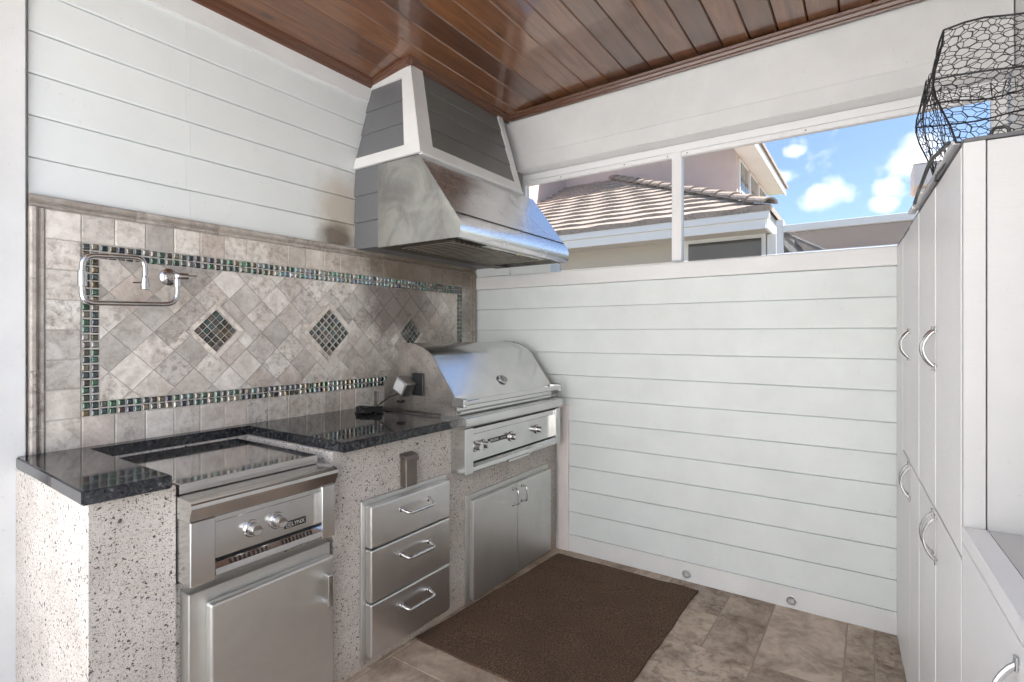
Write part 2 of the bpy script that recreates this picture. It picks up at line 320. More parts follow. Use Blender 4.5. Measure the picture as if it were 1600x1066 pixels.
def lap_board(axis, a, b, plane, z0, z1, thick=.014, thin=.009, sign=-1):
    """clapboard: thick at its lower edge; axis = the direction it runs, plane = wall plane, sign = outward side"""
    pts = [(plane, z0 + .0035), (plane + sign * (thick - .003), z0 + .0035), (plane + sign * thick, z0 + .0065), (plane + sign * thin, z1), (plane, z1)]
    if axis == 'x': return prism(pts, 'x', a, b)
    return prism(pts, 'y', a, b)
def ceil_z(y): return 2.69 + .095 * (1 - math.exp(min(y, 0) / .35))     # gently cambered
def floor_z(x): return -.022 * x if x < 0 else 0.0

# ------------------------------------------------------------------ ground, floor, ceiling
g = bmesh.new(); S_ = 600
vs_ = [g.verts.new(p) for p in ((-S_, -S_, -.12), (S_, -S_, -.12), (S_, S_, -.12), (-S_, S_, -.12))]; g.faces.new(vs_)
tag(meshobj('ground', g, lawn_m), 'lawn stretching around the house', kind='structure')
tag(meshobj('patio', box(-14, -3.35, -8, 6, -.2, .05), patio_m), 'pale stone patio', kind='structure')
tag(meshobj('side_yard', box(.16, 5.74, -9, 9, -.2, -.08), gravel_m), 'unseen gravel strip between the houses, added to mute bounce light', kind='structure')  # out-of-view ground added to tame bounce light on the beige wall
fl_th = Thing('floor', (0, 0, 0), 'brown travertine paving in a mixed pattern', kind='structure')
fb = bmesh.new(); vv = [fb.verts.new(p) for p in ((-3.35, -2.75, floor_z(-3.35) - .0018), (.05, -2.75, -.0029), (.05, .05, -.0029), (-3.35, .05, floor_z(-3.35) - .0018))]
fb.faces.new(vv); fl_th.add('grout', fb, fgrout)
# ashlar pattern on a 0.1 m grid, some joints taken from the photograph
GX, GY = 34, 22; X0, Y0 = -3.4, -2.68; G = .1; occ = [[0] * GY for _ in range(GX)]
def lay(i, j, wi, hj):
    for a in range(i, min(i + wi, GX)):
        for c_ in range(j, min(j + hj, GY)): occ[a][c_] = 1
    i1, j1 = min(i + wi, GX), min(j + hj, GY); gap = .0025
    x0, x1, y0, y1 = X0 + i * G + gap, X0 + i1 * G - gap, Y0 + j * G + gap, Y0 + j1 * G - gap; dz = random.uniform(-.0005, .001)
    x1 = min(x1, -.002)
    bm = box(x0, x1, y0, y1, -.02, .0, .0025)
    for v_ in bm.verts: v_.co.z += floor_z(v_.co.x) + dz
    fl_th.add('floor_tile', bm, trav_floor)
lay(28, 8, 6, 2); lay(31, 10, 3, 3); lay(28, 10, 3, 3); lay(28, 5, 6, 3); lay(24, 8, 4, 5); lay(24, 4, 4, 4)
sizes = [(4, 4), (6, 4), (4, 6), (4, 2), (2, 4), (3, 4), (2, 2)]
for i in range(GX):
    for j in range(GY):
        if occ[i][j]: continue
        random.shuffle(sizes)
        for wi, hj in sizes + [(2, 2), (1, 2), (2, 1), (1, 1)]:
            if all(a < GX and c_ < GY and not occ[a][c_] for a in range(i, i + wi) for c_ in range(j, j + hj)): lay(i, j, wi, hj); break

ce = Thing('ceiling', (0, 0, 2.7), 'varnished brown tongue and groove plank ceiling', kind='structure')
cb = bmesh.new(); zz = lambda y: 2.815
vv = [cb.verts.new((x, y, zz(y) + dz)) for dz in (0, .2) for x, y in ((-3.1, .1), (.62, .1), (.62, -3.6), (-3.1, -3.6))]  # deck carried past the walls to shut out stray sun
for f in ((0, 1, 2, 3), (7, 6, 5, 4), (0, 4, 5, 1), (1, 5, 6, 2), (2, 6, 7, 3), (3, 7, 4, 0)): cb.faces.new([vv[i] for i in f])
ce.add('roof_deck', cb, dark)
PW = .1258; y = -.514 + PW * 4
while y > -2.72:
    y1 = min(y, -.003); y0 = y - PW
    pts = [(y0 + .002, ceil_z(y0) + .006), (y0 + .007, ceil_z(y0)), (y1 - .004, ceil_z(y1)), (y1 - .0015, ceil_z(y1) + .006), (y1 - .0015, ceil_z(y1) + .02), (y0 + .002, ceil_z(y0) + .02)]
    ce.add('plank', prism(pts, 'x', -3.08 + random.random() * .02, -.002), wood); y = y0
def crown(name, axis, a, b, wall, sign, zf):
    """stepped crown moulding; sign = outward direction from the wall"""
    bm = bmesh.new(); prof = [(0, -.036), (.010, -.036), (.012, -.028), (.020, -.024), (.024, -.012), (.034, -.008), (.036, 0.004), (0, .004)]
    for end in (a, b): pass
    A = []; B = []
    for o_, h in prof:
        for e_, lst in ((a, A), (b, B)):
            p = (e_, wall + sign * o_) if axis == 'x' else (wall + sign * o_, e_)
            lst.append(bm.verts.new((p[0], p[1], zf(p[1]) + h)))
    bm.faces.new(A[::-1]); bm.faces.new(B); n = len(prof)
    for i in range(n): bm.faces.new((A[i], A[(i + 1) % n], B[(i + 1) % n], B[i]))
    ce.add(name, bm, crown_m)
HTOP_L, HTOP_R, HTOP_F = -.905, -.088, -.289
crown('crown_moulding', 'x', -3.08, HTOP_L + .002, -.012, -1, ceil_z)
crown('crown_moulding', 'y', -.014, HTOP_F - .034, HTOP_L, -1, lambda y: ceil_z(y) - .001)
crown('crown_moulding', 'x', HTOP_L - .034, -.016, HTOP_F, -1, lambda y: ceil_z(y) - .002)
crown('crown_moulding', 'y', HTOP_F - .03, -2.70, -.014, -1, lambda y: ceil_z(y) + .001)

# ------------------------------------------------------------------ wall behind the counter
wa = Thing('siding_wall', (-1.17, .06, 0), 'pale painted clapboard wall above the tiled splashback', 'wall')
wa.box('wall_core', mintA, -2.345, .12, .006, .16, -.05, 2.74)
P0 = 1.757; pitch = .1372; z = P0
while z < 2.55:
    z1 = min(z + pitch - .0005, 2.586); brk = -1.83 + random.uniform(-.25, .25)
    brk = -1.86 if round((z - P0) / pitch) % 2 else -1.845
    wa.add('siding_board', lap_board('x', -2.338, brk - .0003, .006, z, z1), mintA); wa.add('siding_board', lap_board('x', brk + .0003, -.001, .006, z, z1), mintA); z += pitch
wa.add('frieze_board', prism([(.005, 2.578), (-.014, 2.578), (-.014, ceil_z(0) + .005), (.005, ceil_z(0) + .005)], 'x', -2.338, -.9, .0015), white)
co = Thing('corner_column', (-2.43, 0, 0), 'white square column at the end of the tiled wall', 'column')
co.box('column_shaft', white, -2.62, -2.347, -.022, .20, -.05, 2.72, .003)
co.box('column_corner_trim', warm_white, -2.90, -2.452, -.040, .20, -.05, 2.715, .003)

# ------------------------------------------------------------------ tiled splashback
sp = Thing('tile_splashback', (-1.18, 0, .93), 'grey travertine splashback with bands and diamonds of iridescent glass mosaic', 'splashback')
TX0, TX1, TZ0, TZ1 = -2.341, -.018, .90, 1.775
sp.box('grout_bed', grout, TX0 + .004, TX1 - .004, -.0152, .004, TZ0, TZ1 - .004)
def trim_piece(x0, x1, z0, z1, horiz):
    if horiz:
        for a, b_, d in ((0, .020, -.030), (.020, .028, -.018), (.028, .040, -.024)):
            pass
        pr = [(-.008, z1), (-.028, z1 - .001), (-.033, z1 - .006), (-.033, z1 - .015), (-.027, z1 - .021), (-.019, z1 - .023), (-.018, z1 - .027), (-.024, z1 - .030), (-.024, z1 - .037), (-.018, z1 - .041), (-.008, z1 - .041)]
        return prism(pr, 'x', x0, x1)
    s = 1 if x1 < -1 else -1; e = x0 if s == 1 else x1
    pr = [(e + s * a, b_) for a, b_ in ((0, -.008), (.001, -.028), (.006, -.033), (.015, -.033), (.021, -.027), (.023, -.019), (.027, -.018), (.030, -.024), (.037, -.024), (.041, -.018), (.041, -.008))]
    return prism(pr, 'z', z0, z1)
x = TX0
while x < TX1 - .01:
    x1 = min(x + .30, TX1); sp.add('trim_tile', trim_piece(x + .0007, x1 - .0007, TZ1 - .041, TZ1, True), trav_trim); x = x1
for xa, xb in ((TX0, TX0 + .041), (TX1 - .041, TX1)):
    z = TZ0
    while z < TZ1 - .05:
        z1 = min(z + .30, TZ1 - .042); sp.add('trim_tile', trim_piece(xa, xb, z + .0007, z1 - .0007, False), trav_trim); z = z1
MX0, MX1, MZ0, MZ1 = -2.203, -.153, 1.032, 1.637; FX0, FX1, FZ1 = TX0 + .042, TX1 - .042, TZ1 - .042
def flat_tile(x0, x1, z0, z1, name='tile'):
    j = lambda: random.uniform(.0008, .0018)
    sp.add(name, box(x0 + j(), x1 - j(), -.018 - random.uniform(0, .0012), -.006, z0 + j(), z1 - j(), .0022), trav)
def split(a, b, step):
    n = max(1, round((b - a) / step)); return [(a + (b - a) * i / n, a + (b - a) * (i + 1) / n) for i in range(n)]
for a, b_ in split(FX0, FX1, .0975): flat_tile(a, b_, MZ1, FZ1)
for a, b_ in split(FX0, FX1, .0975): flat_tile(a, b_, TZ0, MZ0)
for a, b_ in split(MZ0, MZ1, .1): flat_tile(FX0, MX0, a, b_); flat_tile(MX1, FX1, a, b_)
# diagonal field, clipped to the inner rectangle and cut round the three mosaic diamonds
BW = .0525; IX0, IX1, IZ0, IZ1 = MX0 + BW, MX1 - BW, MZ0 + BW, MZ1 - BW
DIA = [(-1.75, 1.333, .119, 5), (-1.194, 1.327, .152, 6), (-.630, 1.325, .116, 5)]
def clip(poly, fn):
    out = []
    for i in range(len(poly)):
        p, q = poly[i], poly[(i + 1) % len(poly)]; dp, dq = fn(p), fn(q)
        if dp >= 0: out.append(p)
        if (dp >= 0) != (dq >= 0): s = dp / (dp - dq); out.append((p[0] + (q[0] - p[0]) * s, p[1] + (q[1] - p[1]) * s))
    return out
def area(p): return abs(sum(p[i][0] * p[(i + 1) % len(p)][1] - p[(i + 1) % len(p)][0] * p[i][1] for i in range(len(p)))) / 2
def emit(poly):
    if len(poly) < 3 or area(poly) < 5e-5: return
    d = -.018 - random.uniform(0, .0012); sp.add('tile', prism(poly, 'y', d, -.006), trav)
H = .0715; ccx, ccz = -1.194, 1.327
for i in range(-32, 33):
    for j in range(-10, 11):
        if (i + j) % 2: continue
        cx, cz = ccx + i * H, ccz + j * H; h = H - .0016
        poly = [(cx - h, cz), (cx, cz - h), (cx + h, cz), (cx, cz + h)]
        for fn in (lambda p: p[0] - IX0 - .001, lambda p: IX1 - .001 - p[0], lambda p: p[1] - IZ0 - .001, lambda p: IZ1 - .001 - p[1]):
            poly = clip(poly, fn) if len(poly) >= 3 else []
        if len(poly) < 3: continue
        pieces = [poly]
        for dx, dz, dr, _ in DIA:
            nxt = []
            for pl in pieces:
                inside = clip(pl, lambda p: dr - abs(p[0] - dx) - abs(p[1] - dz)) if True else []
                if max(dr - abs(p[0] - dx) - abs(p[1] - dz) for p in pl) <= 0.0005 and area(inside) < 1e-6: nxt.append(pl); continue
                rest = pl                                           # peel off what lies beyond each of the diamond's four sides
                for sx_, sz_ in ((1, 1), (1, -1), (-1, 1), (-1, -1)):
                    f = lambda p, a=sx_, c_=sz_: a * (p[0] - dx) + c_ * (p[1] - dz) - dr - .001
                    o_ = clip(rest, f) if len(rest) >= 3 else []
                    if len(o_) >= 3: nxt.append(o_)
                    rest = clip(rest, lambda p, ff=f: -ff(p)) if len(rest) >= 3 else []
            pieces = nxt
        for pl in pieces: emit(pl)
# glass mosaic: pillow-shaped chips
def chip_mesh(s):
    bm = bmesh.new(); A = [bm.verts.new((a * s, -.006, c_ * s)) for a, c_ in ((-1, -1), (1, -1), (1, 1), (-1, 1))]
    B = [bm.verts.new((a * s, -.0165, c_ * s)) for a, c_ in ((-1, -1), (1, -1), (1, 1), (-1, 1))]
    C = [bm.verts.new((a * s * .62, -.0205, c_ * s * .62)) for a, c_ in ((-1, -1), (1, -1), (1, 1), (-1, 1))]
    for X, Y in ((A, B), (B, C)):
        for k in range(4): bm.faces.new((X[k], X[(k + 1) % 4], Y[(k + 1) % 4], Y[k]))
    bm.faces.new(C); return bm
CP = .02625; chips = []
nx = round((MX1 - MX0) / CP); nz = round((MZ1 - MZ0) / CP); px_, pz_ = (MX1 - MX0) / nx, (MZ1 - MZ0) / nz
for i in range(nx):
    for j in range(nz):
        if 2 <= i < nx - 2 and 2 <= j < nz - 2: continue
        chips.append((MX0 + (i + .5) * px_, MZ0 + (j + .5) * pz_, 0))
for dx, dz, dr, n in DIA:
    ir = dr - .030; side = ir * math.sqrt(2); st = side / n
    for i in range(n):
        for j in range(n):
            u, v_ = -side / 2 + (i + .5) * st, -side / 2 + (j + .5) * st
            chips.append((dx + (u - v_) / math.sqrt(2), dz + (u + v_) / math.sqrt(2), R(45)))
    for k in range(4):                                              # bevelled stone frame of the diamond
        a0, a1 = k * math.pi / 2, (k + 1) * math.pi / 2; ro, ri = dr - .002, dr - .028
        O0, O1 = (dx + ro * math.cos(a0), dz + ro * math.sin(a0)), (dx + ro * math.cos(a1), dz + ro * math.sin(a1))
        I0, I1 = (dx + ri * math.cos(a0), dz + ri * math.sin(a0)), (dx + ri * math.cos(a1), dz + ri * math.sin(a1))
        sp.add('diamond_frame', prism([O0, O1, I1, I0], 'y', -.026, -.006), trav_pale)
def chip_depth(c_): return (c_[0] - CAM[0]) * math.cos(A0) + (0 - CAM[1]) * math.sin(A0)
GRILL_HIDE = lambda c_: c_[0] > -.80 and c_[1] < 1.25
chips.sort(key=lambda c_: (GRILL_HIDE(c_), chip_depth(c_)))
cm_ = chip_mesh(.0107); first = meshobj('mosaic_tile', cm_, glass_m, sp.e)
for k, (x, z, rot) in enumerate(chips[:300]):
    o = first if k == 0 else first.copy()
    if k: COL.objects.link(o)
    o.location = (x - sp.org[0], 0, z - sp.org[2]); o.rotation_euler = (random.uniform(-.06, .06), rot, random.uniform(-.06, .06))
rb = bmesh.new()
for x, z, rot in chips[300:]:
    nb = chip_mesh(.0107); nb.transform(Matrix.Translation((x, 0, z)) @ Matrix.Rotation(rot, 4, 'Y') @ Matrix.Rotation(random.uniform(-.06, .06), 4, 'X')); merge(rb, nb)
tag(sp.add('mosaic_tiles', rb, glass_m), kind='stuff')

# ------------------------------------------------------------------ screened side wall
wb = Thing('low_siding_wall', (.06, -1.35, 0), 'low pale clapboard wall under the screened opening', 'wall')
WB = .006; YL = -2.74
wb.box('wall_core', mint, WB, .15, YL, 0, -.1, 1.69)
wb.box('corner_pier', mint, WB, .15, -.30, 0, 1.69, 2.395); wb.box('pier_step', mint, WB, .15, -.60, -.3005, 1.7065, 1.775)
zs = [-.02, .097]; zs += [.097 + .1385 * k for k in range(1, 12)]
for a, b_ in zip(zs, zs[1:]): wb.add('siding_board', lap_board('y', YL, -.001, WB, a, b_ - .0005), mint)
for k in range(5): wb.add('siding_board', lap_board('y', -.30, -.001, WB, 1.705 + k * .1385, min(1.705 + (k + 1) * .1385 - .0005, 2.39)), mint)
wb.box('cap_rail', white, -.020, .17, YL, -.001, 1.622, 1.706, .003)
wb.box('corner_board', pinkwhite, -.024, WB, -.742, -.672, 0, .888, .002)
be = Thing('header_beam', (.08, -1.35, 2.38), 'long white boxed beam above the screened opening', 'beam')
be.box('beam_core', white, .002, .17, YL, .0, 2.387, 2.812)
be.box('sun_block_overhang', white, .171, .60, -3.6, .0, 2.70, 2.812)  # eave added outside to keep the sun from entering the opening
be.box('lower_fascia', white, -.008, .0015, YL, -.001, 2.388, 2.478, .0015)
be.box('upper_fascia', frieze, -.006, .001, YL, -.001, 2.4795, 2.78)
be.add('top_strip', prism([(-.014, 0), (0, 0), (0, .1), (-.014, .1)], 'y', YL, -.001), white)
bs = be.e.children[-1]
for v_ in bs.data.vertices:
    yy = v_.co.y + be.org[1]; v_.co.z = (ceil_z(yy) - .055 if v_.co.z < -2.33 else ceil_z(yy) + .01) - be.org[2]
fr = Thing('screen_frame', (.12, -1.5, 1.706), 'white aluminium screen frame with one upright bar in the opening', 'frame')
FX = .105
fr.box('head_rail', alu, FX, FX + .045, YL, -.30, 2.345, 2.3865, .002); fr.box('head_clip', alu, FX + .004, FX + .04, YL + .05, -.33, 2.318, 2.3445, .002)
fr.box('sill_rail', alu, FX + .048, FX + .060, YL, -.601, 1.7065, 1.732, .002)
for ya, yb in ((-1.390, -1.336), (-.352, -.302), (-2.74, -2.69)): fr.box('upright', alu, FX - .002, FX + .05, ya, yb, 1.7325, 2.3445, .002)
for ya, yb in ((-1.336, -.352), (-2.69, -1.390)):
    q = bmesh.new(); vv = [q.verts.new((FX + .025, y_, z_)) for y_, z_ in ((ya, 1.732), (yb, 1.732), (yb, 2.318), (ya, 2.318))]; q.faces.new(vv); fr.add('screen_panel', q, fly_screen)
for yy in (-.62, -1.05, -1.31, -1.42, -2.0, -2.45): fr.add('screw', lathe((FX + .005, yy, 2.331), (FX - 1, yy, 2.331), [(0, .004), (.003, .0035), (.004, .001)], 8), bronze)
rw = Thing('rear_bounce_wall', (-7.6, -1, 0), 'unseen cream wall added across the patio to bounce warm light inside', 'house')
rw.box('wall', M('cream_render', (.72, .71, .69), .8), -7.9, -7.3, -9, 7, -.12, 5.0)  # out-of-view wall added as warm fill in place of low blue sky
wc = Thing('end_wall', (-2.2, -2.8, 0), 'plain white wall behind the storage cabinets', 'wall')
wc.box('wall_core', white, -3.6, .15, -2.95, -2.745, -.1, 2.80)
for k, (yy, lab) in enumerate(((-1.452, 'round white drain grate set low in the siding beside the mat corner'), (-1.95, 'round white drain grate set low in the siding near the cabinets'))):
    d = Thing('drain_grate', (-.012, yy, .036), lab, 'drain', 'round drain grates along the foot of the siding')
    d.e.location.x = -.020
    d.add('ring', lathe((.004, yy, .036), (-1, yy, .036), [(0, .026), (.012, .026), (.0135, .024), (.0135, .0195), (.010, .0195)], 20), white, smooth=True)
    d.add('dark_hole', lathe((-.0062, yy, .036), (-1, yy, .036), [(0, .0192), (.0005, .0192)], 18), dark)
    gb = bmesh.new()
    for a in range(4):
        an = a * math.pi / 4; c0, s0 = math.cos(an) * .0195, math.sin(an) * .0195; tube([(-.0085, yy - c0, .036 - s0), (-.0085, yy + c0, .036 + s0)], .0019, 6, gb)
    cp = [(-.0085, yy + .011 * math.cos(a * math.tau / 14), .036 + .011 * math.sin(a * math.tau / 14)) for a in range(15)]; tube(cp, .0018, 6, gb)
    d.add('grille', gb, white)

# ------------------------------------------------------------------ range hood
ho = Thing('range_hood', (-.52, 0, 1.76), 'large stainless steel range hood under a tapered grey boxed chimney with white trim', 'range hood')
XL, XR, HB, HF = -1.037, -.006, 1.760, -.733
nose = [(-.733, 1.772), (-.7375, 1.790), (-.7375, 1.812), (-.734, 1.832), (-.726, 1.848), (-.715, 1.862)]
side = [(-.196, HB), (-.728, HB)] + nose + [(-.482, 2.180), (-.196, 2.180)]
ho.add('side_panel', prism(side, 'x', XL, XL + .006), ss_hood_side); ho.add('side_panel', prism(side, 'x', XR - .006, XR), ss_hood_side)
def skin(pts, x0, x1, th):
    bm = bmesh.new(); P = [Vector((p[0], p[1])) for p in pts]; nn = []
    for i in range(len(P)):
        d = (P[min(i + 1, len(P) - 1)] - P[max(i - 1, 0)]).normalized(); nn.append(Vector((d.y, -d.x)))
    ring = P + [p + n_ * th for p, n_ in zip(P, nn)][::-1]
    return prism([(p.x, p.y) for p in ring], 'x', x0, x1)
ho.add('front_slope', prism([(-.716, 1.8625), (-.482, 2.1815), (-.478, 2.179), (-.711, 1.859)], 'x', XL + .0005, XR - .0005), ss_hood)
lipp = [(-.728, HB)] + nose
ho.add('front_lip', prism([(p[0] - .0012, p[1]) for p in lipp] + [(p[0] + .006, p[1] - .002) for p in lipp[::-1]], 'x', XL + .0003, XR - .0003), ss_hood, smooth=True)
ho.box('top_plate', ss_hood, XL + .007, XR - .007, -.48, -.2, 2.174, 2.178)
ho.box('inner_liner', soot_shade, XL + .0065, XR - .0065, -.71, -.2, 1.875, 1.879)
# rim and baffles
ho.box('front_rim', ss, XL + .007, XR - .007, -.727, -.690, HB + .002, HB + .006); ho.box('rear_rim', soot_shade, XL + .007, XR - .007, -.30, -.197, HB - .002, HB + .003)
ho.box('light_strip', ss, -.78, -.20, -.689, -.655, HB - .002, HB + .0015); ho.add('lamp_lens', lathe((-.46, -.672, HB - .002), (-.46, -.672, 0), [(0, .016), (.003, .014)], 16), yellowish)
nB = 22; bx0, bx1 = -.985, -.20
fp = ho.box('baffle_filter', soot_shade, bx0, bx1, -.64, -.30, 1.822, 1.826)
for k in range(nB):
    x = bx0 + (bx1 - bx0) * (k + .5) / nB
    ho.box('baffle', soot_shade, x - .0015, x + .0015, -.650, -.302, HB - .004, HB + .05, parent=fp); ho.box('baffle_lip', ss_baffle, x - .0045, x + .0045, -.651, -.301, HB - .006, HB - .0042, parent=fp)  # dark webs and paler lips put the shade and bright edges into colour
ho.add('filter_side_plate', prism([(-.64, 1.766), (-.30, 1.766), (-.30, 1.82), (-.64, 1.82)], 'x', -.192, -.188), yellowish)
for k in range(5): ho.add('plate_hole', lathe((-.1925, -.58 + k * .06, 1.793), (-1, -.58 + k * .06, 1.793), [(0, .006), (.0005, .006)], 10), dark)
ho.box('side_rim', soot_shade, XL + .007, -.99, -.64, -.3, HB + .002, HB + .006); ho.box('drip_pan', ss_hood_side, -.186, XR - .007, -.64, -.30, 1.80, 1.804)
# spacer behind the steel, boarded
ho.box('spacer_core', grey_siding, XL + .012, XR, -.193, -.013, 1.766, 2.195)
sq = [(XL + .0125, -.0125, 1.766), (XL + .0125, -.1945, 1.766), (XL + .0125, -.1945, 2.185), (XL + .0125, -.0125, 2.185)]
sq = [sq[0], sq[1], sq[2], sq[3]]
for k in range(3): ho.add('siding_board', patch(sq, 0, 1, k / 3, (k + 1) / 3 + (.03 if k < 2 else 0), .004, 0, None, .009), grey_siding)
# tapered chimney
Zb, Zt = 2.188, 2.735; BL, BR, BF = -1.040, -.152, -.492
LF = [(BL, 0, Zb), (BL, BF, Zb), (HTOP_L, HTOP_F, Zt), (HTOP_L, 0, Zt)]; FF = [(BL, BF, Zb), (BR, BF, Zb), (HTOP_R, HTOP_F, Zt), (HTOP_L, HTOP_F, Zt)]
cbm = bmesh.new(); inn = .012
pts = [(BL + inn, -.002, Zb), (BL + inn, BF + inn, Zb), (BR, BF + inn, Zb), (BR, -.002, Zb), (HTOP_L + inn, -.002, Zt), (HTOP_L + inn, HTOP_F + inn, Zt), (HTOP_R, HTOP_F + inn, Zt), (HTOP_R, -.002, Zt)]
V_ = [cbm.verts.new(p) for p in pts]
for f in ((0, 1, 5, 4), (1, 2, 6, 5), (2, 3, 7, 6), (3, 0, 4, 7), (0, 3, 2, 1), (4, 5, 6, 7)): cbm.faces.new([V_[i] for i in f])
ho.add('chimney_core', cbm, grey_siding)
nb_ = 4
for k in range(3): a = .105 + (k) * .247; ho.add('siding_board', patch(LF, .03, .80, a, a + .262, .006, -.012, None, .007), grey_siding)
for k in range(4): a = .10 + k * .22; ho.add('siding_board', patch(FF, .10, .945, a, a + .235, .005, -.012, None, .006), grey_worn)
for u0, u1, v0, v1, nm in ((.025, 1.0, 0, .1075, 'bottom_trim'), (.03, .795, .85, .99, 'top_trim'), (.795, 1.0, .108, .99, 'corner_trim')): ho.add(nm, patch(LF, u0, u1, v0, v1, .012, -.008), white)
for u0, u1, v0, v1, nm in ((-.004, 1.0, 0, .1045, 'bottom_trim'), (-.004, .105, .105, .985, 'corner_trim'), (.94, 1.0, .105, .985, 'edge_trim')): ho.add(nm, patch(FF, u0, u1, v0, v1, .0125, -.008), white)
ho.box('ledge_strip', white, BL + .01, BR + .01, BF - .006, BF + .02, Zb - .006, Zb + .003, .001)
ho.box('side_filler', grey_siding, BR - .01, -.004, -.40, -.014, 2.182, 2.36)

# ------------------------------------------------------------------ counter
SZ = .930; SB = .892; CF = -.655; CFL = -.635
kc = Thing('outdoor_kitchen_counter', (-1.18, -.3, 0), 'speckled stucco kitchen counter with black granite top', 'counter')
cb = bmesh.new()
CXL = -2.372
for x0, x1, y0, y1, z0, z1 in ((CXL, -2.170, CFL, -.001, -.05, SB), (-2.185, -1.655, -.615, -.001, -.05, .60), (-2.185, -1.655, -.085, -.001, .60, SB), (-1.655, -.985, CF, -.001, -.05, SB), (-.985, -.011, CF, -.001, -.05, .70), (-.985, -.011, -.10, -.001, .70, SB)): box(x0 + (.0152 if x0 == -2.185 else 0), x1, y0, y1, z0, z1, 0, cb)
kc.add('stucco_base', cb, stucco)
kc.box('base_lining', stucco, -2.1695, -1.6551, -.616, -.60, -.04, .58)
top = [(-2.392, -.655), (-2.192, -.668), (-2.192, -.075), (-1.645, -.075), (-1.645, -.705), (-.995, -.705), (-.995, -.02), (-2.372, -.02)]
kc.add('granite_top', prism(top, 'z', SB + .0005, SZ, .004, seg=2), granite)

# griddle built into the counter
gr = Thing('built_in_griddle', (-1.93, -.4, .60), 'stainless built-in griddle with two knobs set in the counter', 'griddle')
GL, GR = -2.166, -1.690; GY = -.722
gr.box('griddle_body', ss_dirty, GL + .01, GR - .01, -.60, -.09, .62, .858)
gr.box('griddle_plate', ss_pol, GL + .006, GR - .012, -.634, -.084, .858, .889, .004, seg=2)
gr.add('front_rail', prism([(-.60, .857), (-.69, .857), (GY + .008, .853), (GY - .002, .846), (GY - .004, .836), (GY + .002, .826), (GY + .012, .80), (GY + .014, .796), (-.60, .796)], 'x', GL - .002, GR + .004), ss, smooth=True)
for xa, xb in ((GL, GL + .068), (GR - .052, GR)): gr.box('end_post', ss_v, xa, xb, GY + .010, -.62, .615, .7955, .002)
gr.box('upper_ledge', ss, GL + .0685, GR - .0525, GY + .018, -.62, .776, .7955, .003); pn = gr.box('control_panel', ss, GL + .0685, GR - .0525, GY + .034, -.62, .66, .7755)
gr.box('panel_shade_strip', dark, GL + .069, GR - .053, GY + .0325, GY + .036, .6605, .666)  # dark strip standing in for the shade at the foot of the panel
dt = gr.add('drip_tray', prism([(GY + .014, .622), (GY + .008, .628), (GY + .010, .645), (GY + .024, .659), (-.62, .659), (-.62, .622)], 'x', GL + .0685, GR - .0525), ss)
for k in range(9):
    for x_ in (GL + .11 + k * .014, GR - .20 + k * .013): gr.add('vent_slot', prism([(x_, 0), (x_ + .006, 0), (x_ + .008, .010), (x_ + .002, .010)], 'y', 0, .001), dark, parent=dt); q = COL.objects[-1]; q.location = (GL - GL + 0, 0, 0)
for o in [c_ for c_ in dt.children]:
    for v_ in o.data.vertices:
        lz = (v_.co.z + gr.org[2]); v_.co.z = .647 + lz - gr.org[2]; v_.co.y = (GY + .0112 + lz) - .0004 - gr.org[1] - (0.0006 if v_.co.y + gr.org[1] > .0005 else 0)
def knob(T, x, y, z, r=.021, parent=None, L_=.036):
    k = T.add('knob', lathe((x, y, z), (x, -9, z), [(.002, r * .80), (.006, r * .96), (.010, r * .80), (.014, r * .78), (L_ - .006, r * .84), (L_ - .001, r * .82), (L_, r * .70), (L_ - .002, r * .55), (L_ - .0025, .001)], 28), ss_pol, smooth=True)
    T.add('knob_bezel', lathe((x, y, z), (x, -9, z), [(0, r * 1.28), (.004, r * 1.28), (.008, r * 1.12), (.008, r * .9), (.003, r * .85)], 28), chrome, parent=k, smooth=True)
PY = GY + .034
knob(gr, -1.978, PY, .722); knob(gr, -1.895, PY, .722)
bd = gr.box('badge', black_plastic, -1.868, -1.790, PY - .003, PY, .684, .706, .0008)
MT = lambda x, y, z: Matrix.Translation((x, y, z)) @ Matrix.Rotation(R(90), 4, 'X')
gr.add('badge_letters', text_bm('LYNX', .0185, MT(-1.820, PY - .0033, .695)), white_ink, parent=bd)
lg = bmesh.new()
for a in ((-1.863, -1.8615, .687, .7035), (-1.8475, -1.846, .687, .7035), (-1.863, -1.846, .687, .6885), (-1.863, -1.846, .702, .7035), (-1.858, -1.8565, .691, .701), (-1.8535, -1.852, .691, .701), (-1.858, -1.852, .6945, .696)): box(a[0], a[1], PY - .0037, PY - .003, a[2], a[3], 0, lg)
gr.add('badge_emblem', lg, white_ink, parent=bd)

def arch_handle(T, p0, p1, out, r=.0055, parent=None, rise=.036, name='handle', mat_=None):
    a, b_, o_ = Vector(p0), Vector(p1), Vector(out)
    inset = (b_ - a) * .10
    pts = fillet([a, a + o_ * rise + inset * .3, b_ + o_ * rise - inset * .3, b_], .022, 6)
    bm = tube(pts, r, 10)
    for p in (a, b_): lathe(p, p + o_, [(0, r * 1.9), (.003, r * 1.8), (.006, r * 1.1)], 12, bm)
    return T.add(name, bm, mat_ or chrome, parent, smooth=True)
ad = Thing('access_door', (-1.91, -.65, .05), 'stainless access door under the griddle with an upright bar handle', 'cabinet door')
ad.box('door_frame', ss_door, -2.150, -1.678, -.668, -.6165, .055, .578, .002)
dr_ = ad.box('door', ss_door, -2.106, -1.684, -.702, -.6685, .075, .542, .009, seg=3)
hb = bmesh.new(); box(-1.736, -1.718, -.7395, -.7325, .385, .495, .003, hb, 2); box(-1.733, -1.721, -.733, -.7015, .388, .404, .002, hb); box(-1.733, -1.721, -.733, -.7015, .476, .492, .002, hb)
ad.add('handle', hb, ss_v, parent=dr_)

